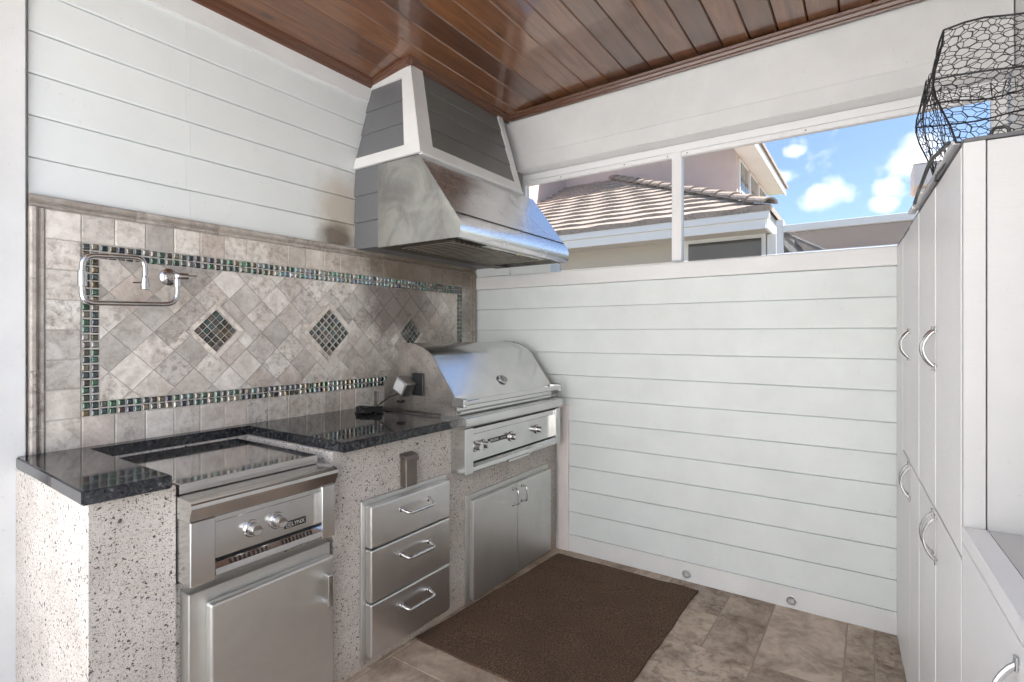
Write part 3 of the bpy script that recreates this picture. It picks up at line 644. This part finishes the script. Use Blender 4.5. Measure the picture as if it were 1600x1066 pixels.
du = Thing('drawer_unit', (-1.29, -.66, .06), 'stack of three stainless drawers built into the stucco counter', 'drawers')
du.box('drawer_frame', ss_door, -1.536, -1.050, -.666, -.6555, .062, .682, .002)
for k, (z0, z1) in enumerate(((.502, .664), (.296, .497), (.084, .291))):
    d = du.box('drawer_front', steel('drawer_steel_%d' % k, (.78, .78, .77), .34, .37, (1.5, 150, 150), .05), -1.520, -1.066, -.704, -.6665, z0, z1, .007, seg=3)
    zc = z1 - .048 if k == 0 else z1 - .062
    arch_handle(du, (-1.365, -.7035, zc), (-1.205, -.7035, zc), (0, -1, -.25), .0065, d, .044)
dd = Thing('double_door_unit', (-.52, -.66, .04), 'pair of stainless access doors below the grill', 'cabinet doors')
dd.box('door_frame', ss_door, -.908, -.128, -.664, -.6555, .032, .545, .002)
for xa, xb, hx in ((-.884, -.5045, -.545), (-.5015, -.140, -.462)):
    d = dd.box('door', ss_door, xa, xb, -.692, -.6645, .040, .520, .005, seg=3)
    arch_handle(dd, (hx, -.6915, .415), (hx, -.6915, .498), (0, -1, 0), .0055, d, .036)
ou = Thing('outlet_cover', (-1.29, -.66, .67), 'bronze metal outlet cover on the stucco above the drawers', 'outlet')
ou.box('cover_box', bronze, -1.327, -1.262, -.692, -.6555, .690, .808, .003); ou.add('cover_lid', prism([(-.655, .826), (-.690, .818), (-.699, .806), (-.699, .792), (-.6925, .792), (-.6925, .8085), (-.655, .8085)], 'x', -1.330, -1.259, .001), bronze)

# ------------------------------------------------------------------ grill
gl = Thing('built_in_grill', (-.55, -.4, .68), 'large stainless gas grill with closed domed lid in the corner', 'grill')
A_, B_ = -1.008, -.118; GF = -.742; GP_ = GF + .026
gl.box('grill_body', ss_dirty, A_ + .03, B_ - .02, -.655, -.13, .70, .942)
gl.add('front_rail', prism([(-.60, .944), (-.70, .944), (GF + .002, .940), (GF - .010, .930), (GF - .014, .914), (GF - .010, .900), (GF, .890), (GF + .012, .886), (-.60, .886)], 'x', A_ - .006, B_ + .008), ss, smooth=True)
for xa, xb in ((A_, A_ + .062), (B_ - .052, B_)): gl.box('end_post', ss_v, xa, xb, GF, -.6555, .675, .8855, .002)
gl.box('upper_ledge', ss, A_ + .0625, B_ - .0525, GF + .010, -.66, .850, .8855, .004); gl.box('control_panel', ss, A_ + .0625, B_ - .0525, GF + .026, -.66, .712, .8495)
gl.add('drip_tray_front', prism([(GF + .006, .676), (GF, .684), (GF + .004, .700), (GF + .02, .711), (-.66, .711), (-.66, .676)], 'x', A_ + .0625, B_ - .0525), ss)
gl.box('panel_shade_strip', dark, A_ + .063, B_ - .053, GP_ - .0015, GP_ + .002, .7125, .7195); gl.box('rail_shade_strip', dark, A_ + .063, B_ - .053, GF + .006, GF + .02, .8790, .8858)  # dark strips painting the shade below the panel and under the rail
gl.box('tray_pull', ss, -.66, -.46, GF - .003, GF + .02, .668, .679, .002)
GP = GF + .026
for x_ in (-.898, -.838, -.600, -.345): knob(gl, x_, GP, .788, .021)
bd = gl.box('badge', black_plastic, -.800, -.638, GP - .003, GP, .784, .806, .0008); gl.add('badge_letters', text_bm('SEDONA', .0175, MT(-.752, GP - .0033, .795)), white_ink, parent=bd); gl.add('badge_letters', text_bm('BY LYNX', .010, MT(-.672, GP - .0033, .795)), white_ink, parent=bd)
prof = [(-.295, .944), (-.295, 1.276)]
prof += [(-.34, 1.279), (-.40, 1.274), (-.455, 1.259), (-.50, 1.236), (-.52, 1.220), (-.66, 1.035), (-.672, 1.010), (-.676, .985), (-.676, .944)]
gl.add('lid_end', prism(prof, 'x', -.992, -.986), ss_dirty); gl.add('lid_end', prism(prof, 'x', -.110, -.104), ss_dirty)
gl.add('lid', prism([(p[0], p[1]) if i in (0, 10) else (p[0], p[1] - .003) for i, p in enumerate(prof)], 'x', -.986, -.110), ss, smooth=True)
back = [(-.19, .944), (-.19, 1.075), (-.296, 1.206), (-.296, .944)]
gl.add('rear_housing', prism(back, 'x', -.990, -.106), ss_dirty)
hd = gl.add('lid_handle', tube([(-1.02, -.735, 1.005), (-.112, -.735, 1.005)], .0135, 16), ss_pol, smooth=True)
for xa in (-1.022, -.130): gl.box('handle_bracket', ss, xa, xa + .026, -.748, -.674, .985, 1.025, .004, parent=hd)
gl.add('lid_lip', prism([(-.675, .962), (-.700, .958), (-.700, .952), (-.675, .948)], 'x', -.99, -.106), ss)
n_ = Vector((0, -.80, .605)).normalized(); c0 = Vector((-.553, -.6285, 1.0775)) + n_ * .002
ob = lathe(c0, c0 + n_, [(0, .030), (.004, .030), (.006, .027), (.006, .024), (.004, .023)], 28); bmesh.ops.scale(ob, vec=(1.25, 1, 1), space=Matrix.Translation(-c0), verts=ob.verts[:])
lo = gl.add('lid_emblem', ob, chrome, smooth=True)
inner = bmesh.new(); e3 = Vector((1, 0, 0)); e2 = n_.cross(e3).normalized(); e2 = -e2 if e2.z < 0 else e2
for pp in (((-.010, -.013), (-.010, .010)), ((-.010, .010), (.0, .013)), ((.0, .013), (.0, -.006)), ((.004, -.013), (.012, -.010)), ((.012, -.010), (.012, .013)), ((-.018, -.004), (-.018, .008))):
    tube([c0 + n_ * .005 + e3 * a + e2 * c_ for a, c_ in pp], .0016, 6, inner)
gl.add('emblem_relief', inner, black_plastic, parent=lo)
gl.box('side_flange', ss_dirty, -1.010, -.9935, -.62, -.15, .9305, .938, .001)
gl.add('rod_bracket', box(-1.045, -1.038, -.205, -.175, .9305, 1.03, .001), ss_dirty); gl.box('motor_mount', black_plastic, -1.004, -.9925, -.475, -.40, 1.02, 1.13, .004)
mo = Thing('rotisserie_motor', (-1.03, -.38, 1.0), 'small boxy metal rotisserie motor mounted on the left end of the grill', 'motor')
mb = box(-.034, .032, -.041, .041, -.039, .039, .009, seg=3); mb.transform(Matrix.Translation((-1.038, -.385, 1.068)) @ Matrix.Rotation(R(28), 4, 'X')); mo.add('motor_case', mb, steel('cast_motor_case', (.36, .35, .34), .35, .5, (40, 40, 40), .1), smooth=True)
sb = box(-.0365, -.0335, -.03, .03, -.028, .028, .002); sb.transform(Matrix.Translation((-1.038, -.385, 1.068)) @ Matrix.Rotation(R(28), 4, 'X')); mo.add('label_plate', sb, M('label_plate', (.5, .5, .5), .4))
mo.add('wing_bolt', tube([(-1.012, -.33, .985), (-.992, -.33, .985)], .007, 8), black_plastic); wb_ = box(-1.02, -1.011, -.352, -.308, .978, .992, .003); mo.add('wing_nut', wb_, black_plastic)
cbm = bmesh.new(); path = [(-1.05, -.36, 1.03), (-1.06, -.30, 1.01), (-1.075, -.24, .965), (-1.08, -.21, .938)]
for k in range(90):
    a = k * .42; r_ = .055 + .012 * math.sin(k * 1.7) ; path.append((-1.10 + r_ * 1.15 * math.cos(a + .4), -.205 + r_ * .9 * math.sin(a + .4), .936 + .022 * (k / 90) + .004 * math.sin(k * .9)))
sm = [Vector(path[0])]
for p in path[1:]: sm.append(Vector(p))
tag(meshobj('power_cord', tube(sm, .0032, 7, cbm), black_plastic, smooth=True), 'black power cord coiled on the granite beside the grill', 'cord')

# ------------------------------------------------------------------ pot filler
pf = Thing('pot_filler_tap', (-1.95, -.02, 1.43), 'folded brushed nickel pot filler tap on the tiled wall', 'tap')
PYf = -.092
pf.add('wall_flange', lathe((-1.930, -.016, 1.540), (-1.930, -9, 1.540), [(0, .034), (.006, .034), (.012, .030), (.016, .018), (.05, .014), (.058, .014)], 28), chrome, smooth=True)
pf.add('valve_body', tube(fillet([(-1.930, -.05, 1.540), (-1.930, PYf, 1.540), (-1.895, PYf, 1.542)], .01), .0145, 16), chrome, smooth=True)
pf.add('valve_handle', tube([(-1.896, PYf, 1.543), (-1.862, PYf - .004, 1.545)], .0028, 8), chrome, smooth=True)
arm = pf.add('lower_arm', tube(fillet([(-1.930, PYf, 1.530), (-1.930, PYf, 1.432), (-2.222, PYf, 1.424), (-2.222, PYf, 1.500)], .05, 8), .0092, 14), chrome, smooth=True)
pf.add('upper_arm', tube(fillet([(-2.222, PYf, 1.500), (-2.222, PYf, 1.585), (-2.038, PYf, 1.595), (-2.038, PYf, 1.52)], .05, 8), .0092, 14), chrome, smooth=True)
pf.add('swivel_joint', lathe((-2.222, PYf, 1.478), (-2.222, PYf, 9), [(0, .010), (.001, .0135), (.052, .0135), (.053, .010)], 18), chrome, smooth=True)
pf.add('arm_collar', lathe((-1.930, PYf, 1.498), (-1.930, PYf, 9), [(0, .010), (.001, .013), (.03, .013), (.031, .010)], 18), chrome, smooth=True)
sp_ = pf.add('spout', lathe((-2.038, PYf, 1.528), (-2.038, PYf, 0), [(0, .0095), (.003, .012), (.024, .0125), (.034, .0155), (.046, .015), (.048, .010)], 18), chrome, smooth=True)
pf.add('spout_lever', tube([(-2.05, PYf, 1.505), (-2.078, PYf - .004, 1.503)], .0028, 8), chrome, parent=sp_, smooth=True)

# ------------------------------------------------------------------ mat
mm = bmesh.new(); NXm, NYm = 44, 34; rows = []
def edge_n(k, s): return .0025 * math.sin(k * .31 + s) + .0012 * math.sin(k * .83 + s * 2)
for i in range(NXm + 1):
    u = i / NXm; row = []
    for j in range(NYm + 1):
        v_ = j / NYm; x = -1.255 + u * 1.15; y0 = -.672 - .05 * u; y1 = -1.535
        x += (edge_n(j, 1) if i == 0 else edge_n(j, 4) if i == NXm else 0); yv = y0 + (y1 - y0) * v_ + (edge_n(i, 2) if j == 0 else edge_n(i, 3) if j == NYm else 0)
        row.append((x, yv, floor_z(x) + .009 + .0012 * math.sin(i * .9) * math.sin(j * .7)))
    rows.append(row)
tv = [[mm.verts.new(p) for p in r_] for r_ in rows]; bv = [[mm.verts.new((p[0], p[1], floor_z(p[0]) + .0005)) for p in r_] for r_ in rows]
for i in range(NXm):
    for j in range(NYm):
        mm.faces.new((tv[i][j], tv[i + 1][j], tv[i + 1][j + 1], tv[i][j + 1])); mm.faces.new((bv[i][j + 1], bv[i + 1][j + 1], bv[i + 1][j], bv[i][j]))
for i in range(NXm):
    for j in (0, NYm): mm.faces.new((tv[i][j], bv[i][j], bv[i + 1][j], tv[i + 1][j]))
for j in range(NYm):
    for i in (0, NXm): mm.faces.new((tv[i][j], tv[i][j + 1], bv[i][j + 1], bv[i][j]))
tag(meshobj('floor_mat', mm, mat_m), 'dark brown coir mat on the floor in front of the grill', 'mat')

# ------------------------------------------------------------------ storage cabinets (local x runs along the fronts, 0 at the siding wall, y=0 is the front plane)
CROT = R(2.2); CLOC = (-.012, -2.359, 0)
tcab = Thing('tall_storage_cabinet', CLOC, 'tall white storage cabinet with double doors and arched pulls against the end wall', 'cabinet', rz=CROT, local=True)
CT = 1.700; NE = -1.468
tcab.box('cabinet_body', cab_white, NE, -.002, -.36, -.021, -.05, CT)
tcab.box('filler_panel', cab_white, -.268, -.002, -.0205, -.002, .01, CT - .002, .0015)
def pull(T, x, z0, z1, parent):
    n = 14; pts = []; rad = []
    for k in range(n + 1):
        s_ = k / n; pts.append((x, -.001 + .027 * math.sin(math.pi * s_) ** .75, z0 + (z1 - z0) * s_)); rad.append(.0034 + .0015 * abs(2 * s_ - 1))
    bm = tube(pts, 0, 9, None, True, rad)
    for zz_ in (z0, z1): box(x - .006, x + .006, 0, .004, zz_ - .010, zz_ + .010, .0012, bm)
    T.add('pull_handle', bm, chrome, parent, smooth=True)
for x0, x1, hside in ((-.528, -.270, -1), (-.790, -.531, 1), (-1.125, -.795, -1), (-1.466, -1.128, 1)):
    for z0, z1, h0, h1 in ((.870, CT - .002, 1.235, 1.33), (.03, .862, .745, .855)):
        d = tcab.box('door', cab_white, x0, x1, -.0205, -.0005 - random.uniform(0, .003), z0, z1, .0018)
        pull(tcab, (x0 + .025) if hside < 0 else (x1 - .025), h0, h1, d)
tcab.box('end_panel', panel_dimmed, NE - .016, NE - .0005, -.36, -.040, -.05, CT - .001, .001)
tcab.box('end_stile', panel_dimmed, NE - .019, NE - .0005, -.0375, -.0035, -.05, CT, .001)
tcab.box('top_board', M('dark_cabinet_edge', (.10, .10, .105), .5), NE - .02, -.004, -.36, -.004, CT + .0005, CT + .008)
lcab = Thing('low_storage_cabinet', (CLOC[0] + NE * math.cos(CROT), CLOC[1] + NE * math.sin(CROT), 0), 'low white storage cabinet with a flat top next to the tall cabinet', 'cabinet', rz=CROT, local=True)
LT = .936
lcab.box('cabinet_body', cab_white, -1.25, -.0205, -.36, -.022, -.05, LT - .004); lcab.box('front_edge', cab_white, -1.25, -.0205, -.040, -.001, LT - .03, LT, .0015); lcab.box('top_panel', panel_dimmed, -1.25, -.021, -.35, -.0405, LT - .0035, LT - .0005)
for xa, xb in ((-.448, -.022), (-.85, -.452)):
    d = lcab.box('door', cab_white, xa, xb, -.0215, -.001, .03, LT - .034, .0018); pull(lcab, xa + .03 if xa > -.5 else xb - .03, .76, .872, d)

# wire trap on the cabinet
tr = Thing('wire_trap', CLOC, 'crumpled black chicken wire cage standing on top of the tall cabinet', 'cage', rz=CROT, local=True)
tx0, tx1, ty0, ty1, tz0, tz1 = -1.45, -1.16, -.345, .004, CT + .009, 2.02
def bulge(p):
    x, y, z = p; s_ = math.sin(math.pi * (z - tz0) / (tz1 - tz0)); f = 1 if y > -.05 else 0
    k = .003 * math.sin(x * 41 + z * 23) + .003 * math.sin(y * 37 + z * 31)
    h_ = (z - tz0) / (tz1 - tz0); x += h_ * (.155 + .05 * (x - tx0) / (tx1 - tx0))             # leaning towards the siding wall
    return (x + k, y + k * .8 + (.022 * s_ * f), z + .006 * math.sin(x * 17 + y * 29) - (.05 * max(0, x - tx0 - .17) / (tx1 - tx0) if z > tz1 - .02 else 0))
def net(fn, W, Hh, name):
    bm = bmesh.new(); a = .0145; hh = a * math.sqrt(3) / 2; segs = set(); nxh = int(W / (1.5 * a)) + 1; nyh = int(Hh / (2 * hh)) + 1
    for i in range(nxh + 1):
        for j in range(nyh + 1):
            cx, cy = i * 1.5 * a, j * 2 * hh + (hh if i % 2 else 0)
            cor = [(round(min(max(cx + a * math.cos(k * math.pi / 3), 0), W), 4), round(min(max(cy + a * math.sin(k * math.pi / 3), 0), Hh), 4)) for k in range(6)]
            for k in range(6):
                p, q = sorted((cor[k], cor[(k + 1) % 6]))
                if p != q: segs.add((p, q))
    jit = {}
    def J(p):
        if p not in jit: jit[p] = (p[0] + random.uniform(-.0018, .0018), p[1] + random.uniform(-.0015, .0015))
        return jit[p]
    for p, q in segs: tube([bulge(fn(*J(p))), bulge(fn(*J(q)))], .00085, 4, bm, False)
    tr.add(name, bm, wire_m)
D_, W_, H_ = ty1 - ty0, tx1 - tx0, tz1 - tz0
net(lambda u, v_: (tx0 + u, ty1, tz0 + v_), W_, H_, 'wire_side'); net(lambda u, v_: (tx0 + u, ty0, tz0 + v_), W_, H_, 'wire_side')
net(lambda u, v_: (tx0, ty0 + u, tz0 + v_), D_, H_, 'wire_side'); net(lambda u, v_: (tx1, ty0 + u, tz0 + v_), D_, H_, 'wire_side'); net(lambda u, v_: (tx0 + u, ty0 + v_, tz1), W_, D_, 'wire_top')
fb_ = bmesh.new()
for z_ in (tz0, tz0 + H_ * .55, tz1):
    ring = [(tx0, ty0, z_), (tx0, ty1, z_), (tx1, ty1, z_), (tx1, ty0, z_), (tx0, ty0, z_)]
    for p, q in zip(ring, ring[1:]): tube([bulge([a + (b_ - a) * k / 10 for a, b_ in zip(p, q)]) for k in range(11)], .0022, 6, fb_)
for x_, y_ in ((tx0, ty0), (tx0, ty1), (tx1, ty0), (tx1, ty1)): tube([bulge((x_, y_, tz0 + H_ * k / 8)) for k in range(9)], .002, 6, fb_)
tube([(tx0 + .08, -.15 + .028 * math.cos(a * math.tau / 16), tz0 + .13 + .028 * math.sin(a * math.tau / 16)) for a in range(17)], .002, 6, fb_)
tr.add('wire_frame', fb_, wire_m)
hk = Thing('corrugated_strip', CLOC, 'bent grey corrugated plastic strip lying along the top edge of the tall cabinet', 'strip', rz=CROT, local=True)
sb = bmesh.new()
for k in range(54): x_ = -1.45 + k * .0125; box(x_, x_ + .008, -.028, .010, CT + .0085, CT + .016 + .002 * math.sin(k * .5), .001, sb)
box(-1.452, -.77, -.026, .004, CT + .0083, CT + .0115, 0, sb); hk.add('strip_body', sb, grey_plastic)
tb = tube(fillet([(-1.43, .012, CT + .02), (-1.25, .022, CT + .035), (-1.08, .024, CT + .012), (-.98, .018, CT + .025), (-.86, .016, CT + .014)], .05), .0045, 8)
hkc = Thing('black_hook_cord', CLOC, 'black hooked cord draped over the front edge of the tall cabinet', 'cord', rz=CROT, local=True); hkc.add('cord', tb, black_plastic, smooth=True)
hkc.add('hook', tube(fillet([(-1.452, -.052, CT + .009), (-1.452, -.052, CT + .030), (-1.452, -.078, CT + .030), (-1.452, -.078, CT + .009)], .012), .0032, 8), black_plastic, smooth=True)
bt = bmesh.new(); box(-.99, -.80, -.010, .016, CT + .013, CT + .030, .006, bt, 2); box(-.80, -.70, -.002, .018, CT + .010, CT + .024, .005, bt, 2)
rg = tag(meshobj('rolled_wrapper', bt, M('crumpled_clear_wrap', (.62, .62, .64), .25)), 'roll of crumpled clear wrap at the far end of the cabinet top', 'wrapper'); rg.location = CLOC; rg.rotation_euler = (0, 0, CROT)

# ------------------------------------------------------------------ neighbouring house
nh = Thing('neighbour_house', (7.5, 3, -.12), 'pink rendered two storey house with a hipped concrete tile roof beyond the screen', 'house')
EX, EZ, PT = 5.2, 3.06, .5; CY = -1.08
nh.box('ground_floor_wall', beige, 5.75, 9.4, -1.0, 9, -.12, 2.95)
wf = nh.box('window_frame', alu, 5.715, 5.748, -.98, .28, 1.2, 2.83, .003); nh.box('window_pane', win_glass, 5.705, 5.714, -.92, .15, 1.25, 2.76, parent=wf)
nh.box('corner_post', alu, 5.70, 5.82, -1.12, -1.001, -.12, 2.80)
nh.box('fascia_board', alu, EX - .02, EX + .02, CY + .02, 9, EZ - .26, EZ - .13, .004); nh.box('gutter', alu, EX - .06, EX + .018, CY - .03, 9, EZ - .128, EZ - .01, .006)
nh.box('fascia_board', alu, EX + .0205, 12, CY + .0, CY + .04, EZ - .262, EZ - .01, .004); nh.box('soffit', beige, EX + .021, 5.75, CY + .05, 9, EZ - .24, EZ - .22)
AX = 9.9; run = AX - EX; NC = 17
for k in range(NC):                                                  # courses of tiles on the slope facing the screen
    x0, x1 = EX - .07 + run * k / NC, EX - .07 + run * (k + 1) / NC + .04; z0, z1 = EZ + PT * (run * k / NC), EZ + PT * (run * (k + 1) / NC + .04)
    ya0, ya1 = CY - .05 + (x0 - EX + .07), CY - .05 + (x1 - EX + .07); bm = bmesh.new(); n = 40; A = []; B = []; C = []; yb = 9.0
    for i in range(n + 1):
        s_ = i / n; w_ = .012 * math.sin(i * 2.1 + k)
        A.append(bm.verts.new((x0, ya0 + (yb - ya0) * s_, z0 - .03))); B.append(bm.verts.new((x0 - .004, ya0 + (yb - ya0) * s_, z0 + .055 + w_))); C.append(bm.verts.new((x1, ya1 + (yb - ya1) * s_, z1 + .012)))
    for i in range(n): bm.faces.new((A[i], A[i + 1], B[i + 1], B[i])); bm.faces.new((B[i], B[i + 1], C[i + 1], C[i]))
    nh.add('roof_course', bm, roof_m)
for k in range(NC):                                                  # and on the side slope
    y0, y1 = CY - .05 + run * k / NC, CY - .05 + run * (k + 1) / NC + .04; z0, z1 = EZ + PT * (run * k / NC), EZ + PT * (run * (k + 1) / NC + .04); xa0, xa1 = EX - .07 + (y0 - CY + .05), EX - .07 + (y1 - CY + .05)
    bm = bmesh.new(); vv = [bm.verts.new(p) for p in ((xa0, y0, z0 - .03), (12.5, y0, z0 - .03), (12.5, y0, z0 + .055), (xa0, y0, z0 + .055), (12.5, y1, z1 + .012), (xa1, y1, z1 + .012))]
    bm.faces.new((vv[0], vv[1], vv[2], vv[3])); bm.faces.new((vv[3], vv[2], vv[4], vv[5])); nh.add('roof_course', bm, roof_m)
NR = 17; hv = Vector((run, run, PT * run)); h0 = Vector((EX - .06, CY - .04, EZ + .08))
for k in range(NR):                                                  # hip cap tiles
    p = h0 + hv * (k / NR); q = h0 + hv * ((k + 1.18) / NR); d = (q - p).normalized(); sd_ = d.cross(Vector((0, 0, 1))).normalized(); up_ = sd_.cross(d); bm = bmesh.new(); rings = []
    for e_, rr_, lift in ((p, .125, .02), (q, .105, 0)):
        for dd_ in (0, -.03): rings.append([bm.verts.new(e_ + sd_ * (rr_ + dd_) * math.cos(a * math.pi / 8) + up_ * ((rr_ + dd_) * .75 * math.sin(a * math.pi / 8) + lift - .04)) for a in range(9)])
    o1, i1, o2, i2 = rings
    for X, Y in ((o1, o2), (i2, i1), (i1, o1), (o2, i2)):
        for a in range(8): bm.faces.new((X[a], X[a + 1], Y[a + 1], Y[a]))
    nh.add('hip_tile', bm, roof_m)
nh.add('upper_wall', prism([(.10, 2.9), (9, 2.9), (9, 8.2), (4.6, 7.7), (.10, 5.44)], 'x', 9.15, 13), pink)
nh.box('upper_side_wing', pink, 6.9, 9.149, 4.22, 9, 2.9, 8.0)
nh.box('soffit', alu, 8.5, 13.4, -.29, .099, 5.20, 5.22); nh.box('eave_fascia', alu, 8.45, 13.45, -.33, -.292, 5.15, 5.35, .003)
up = bmesh.new(); vv = [up.verts.new(p) for p in ((8.4, -.38, 5.34), (13.5, -.38, 5.34), (13.5, 4.6, 7.82), (8.4, 4.6, 7.82), (8.4, -.38, 5.41), (13.5, -.38, 5.41), (13.5, 4.6, 7.89), (8.4, 4.6, 7.89))]
for f in ((0, 1, 2, 3), (7, 6, 5, 4), (0, 4, 5, 1), (1, 5, 6, 2), (2, 6, 7, 3), (3, 7, 4, 0)): up.faces.new([vv[i] for i in f])
nh.add('upper_roof', up, roof_m)
for xa in (9.3, 10.5, 11.7):
    f_ = nh.box('side_window', alu, xa, xa + .95, .06, .0995, 3.70, 5.12, .003); nh.box('pane', win_glass, xa + .07, xa + .44, .052, .0595, 3.77, 5.05, parent=f_); nh.box('pane', win_glass, xa + .51, xa + .88, .052, .0595, 3.77, 5.05, parent=f_)
    nh.box('glazing_bar', alu, xa + .07, xa + .88, .044, .0515, 4.40, 4.44, parent=f_)
nh.box('wall_vent', pink, 9.13, 9.149, 2.05, 2.25, 4.86, 5.06, .003)
pc = Thing('pool_enclosure', (4.4, -2.6, -.12), 'white framed pool cage with dark screen panels beside the pink house', 'enclosure')
pc.box('post', alu, 4.30, 4.38, -1.385, -1.31, -.12, 2.72); pc.box('post', alu, 4.30, 4.38, -4.2, -4.13, -.12, 2.60)
pc.box('top_beam', alu, 4.28, 4.40, -6.5, -1.386, 2.565, 2.645, .003); pc.box('mid_beam', alu, 4.30, 4.38, -4.12, -1.386, 2.27, 2.315, .003)
pc.box('link_beam', alu, 4.381, 5.6, -1.37, -1.31, 2.60, 2.68, .003)
q = bmesh.new(); vv = [q.verts.new(p) for p in ((4.34, -4.13, 2.316), (4.34, -1.386, 2.316), (4.34, -1.386, 2.564), (4.34, -4.13, 2.564))]; q.faces.new(vv); pc.add('screen_panel', q, pool_screen)
q = bmesh.new(); vv = [q.verts.new(p) for p in ((4.34, -4.13, 0), (4.34, -1.386, 0), (4.34, -1.386, 2.269), (4.34, -4.13, 2.269))]; q.faces.new(vv); pc.add('screen_panel', q, pool_screen)
pc.add('brace', tube([(4.37, -1.40, 2.55), (4.9, -2.1, 2.2)], .025, 8), alu)
fh = Thing('distant_house', (14, -5, -.12), 'distant house with a low tile roof and pale pink capped chimney', 'house')
fh.box('wall', pink, 9.6, 15, -7, -.4, -.12, 2.9)
fh.add('roof', prism([(9.2, 2.88), (11.6, 3.86), (14.2, 2.88)], 'y', -7.3, -.3), roof_m)
for k in range(30): fh.add('ridge_tile', prism([(11.48, 3.83), (11.72, 3.83), (11.66, 3.93), (11.54, 3.93)], 'y', -.32 - k * .22, -.32 - k * .22 - .2), roof_m)
ch = fh.box('chimney', pink, 8.75, 9.45, -3.75, -2.95, -.12, 3.9); fh.box('chimney_collar', pinkwhite, 8.65, 9.55, -3.85, -2.88, 3.9, 4.28, .02, parent=ch)
cc = bmesh.new(); vv = [cc.verts.new(p) for p in ((8.65, -3.85, 4.285), (9.55, -3.85, 4.285), (9.55, -2.88, 4.285), (8.65, -2.88, 4.285), (9.1, -3.36, 4.62))]
for f in ((0, 1, 4), (1, 2, 4), (2, 3, 4), (3, 0, 4), (3, 2, 1, 0)): cc.faces.new([vv[i] for i in f])
fh.add('chimney_cap', cc, pinkwhite, parent=ch)
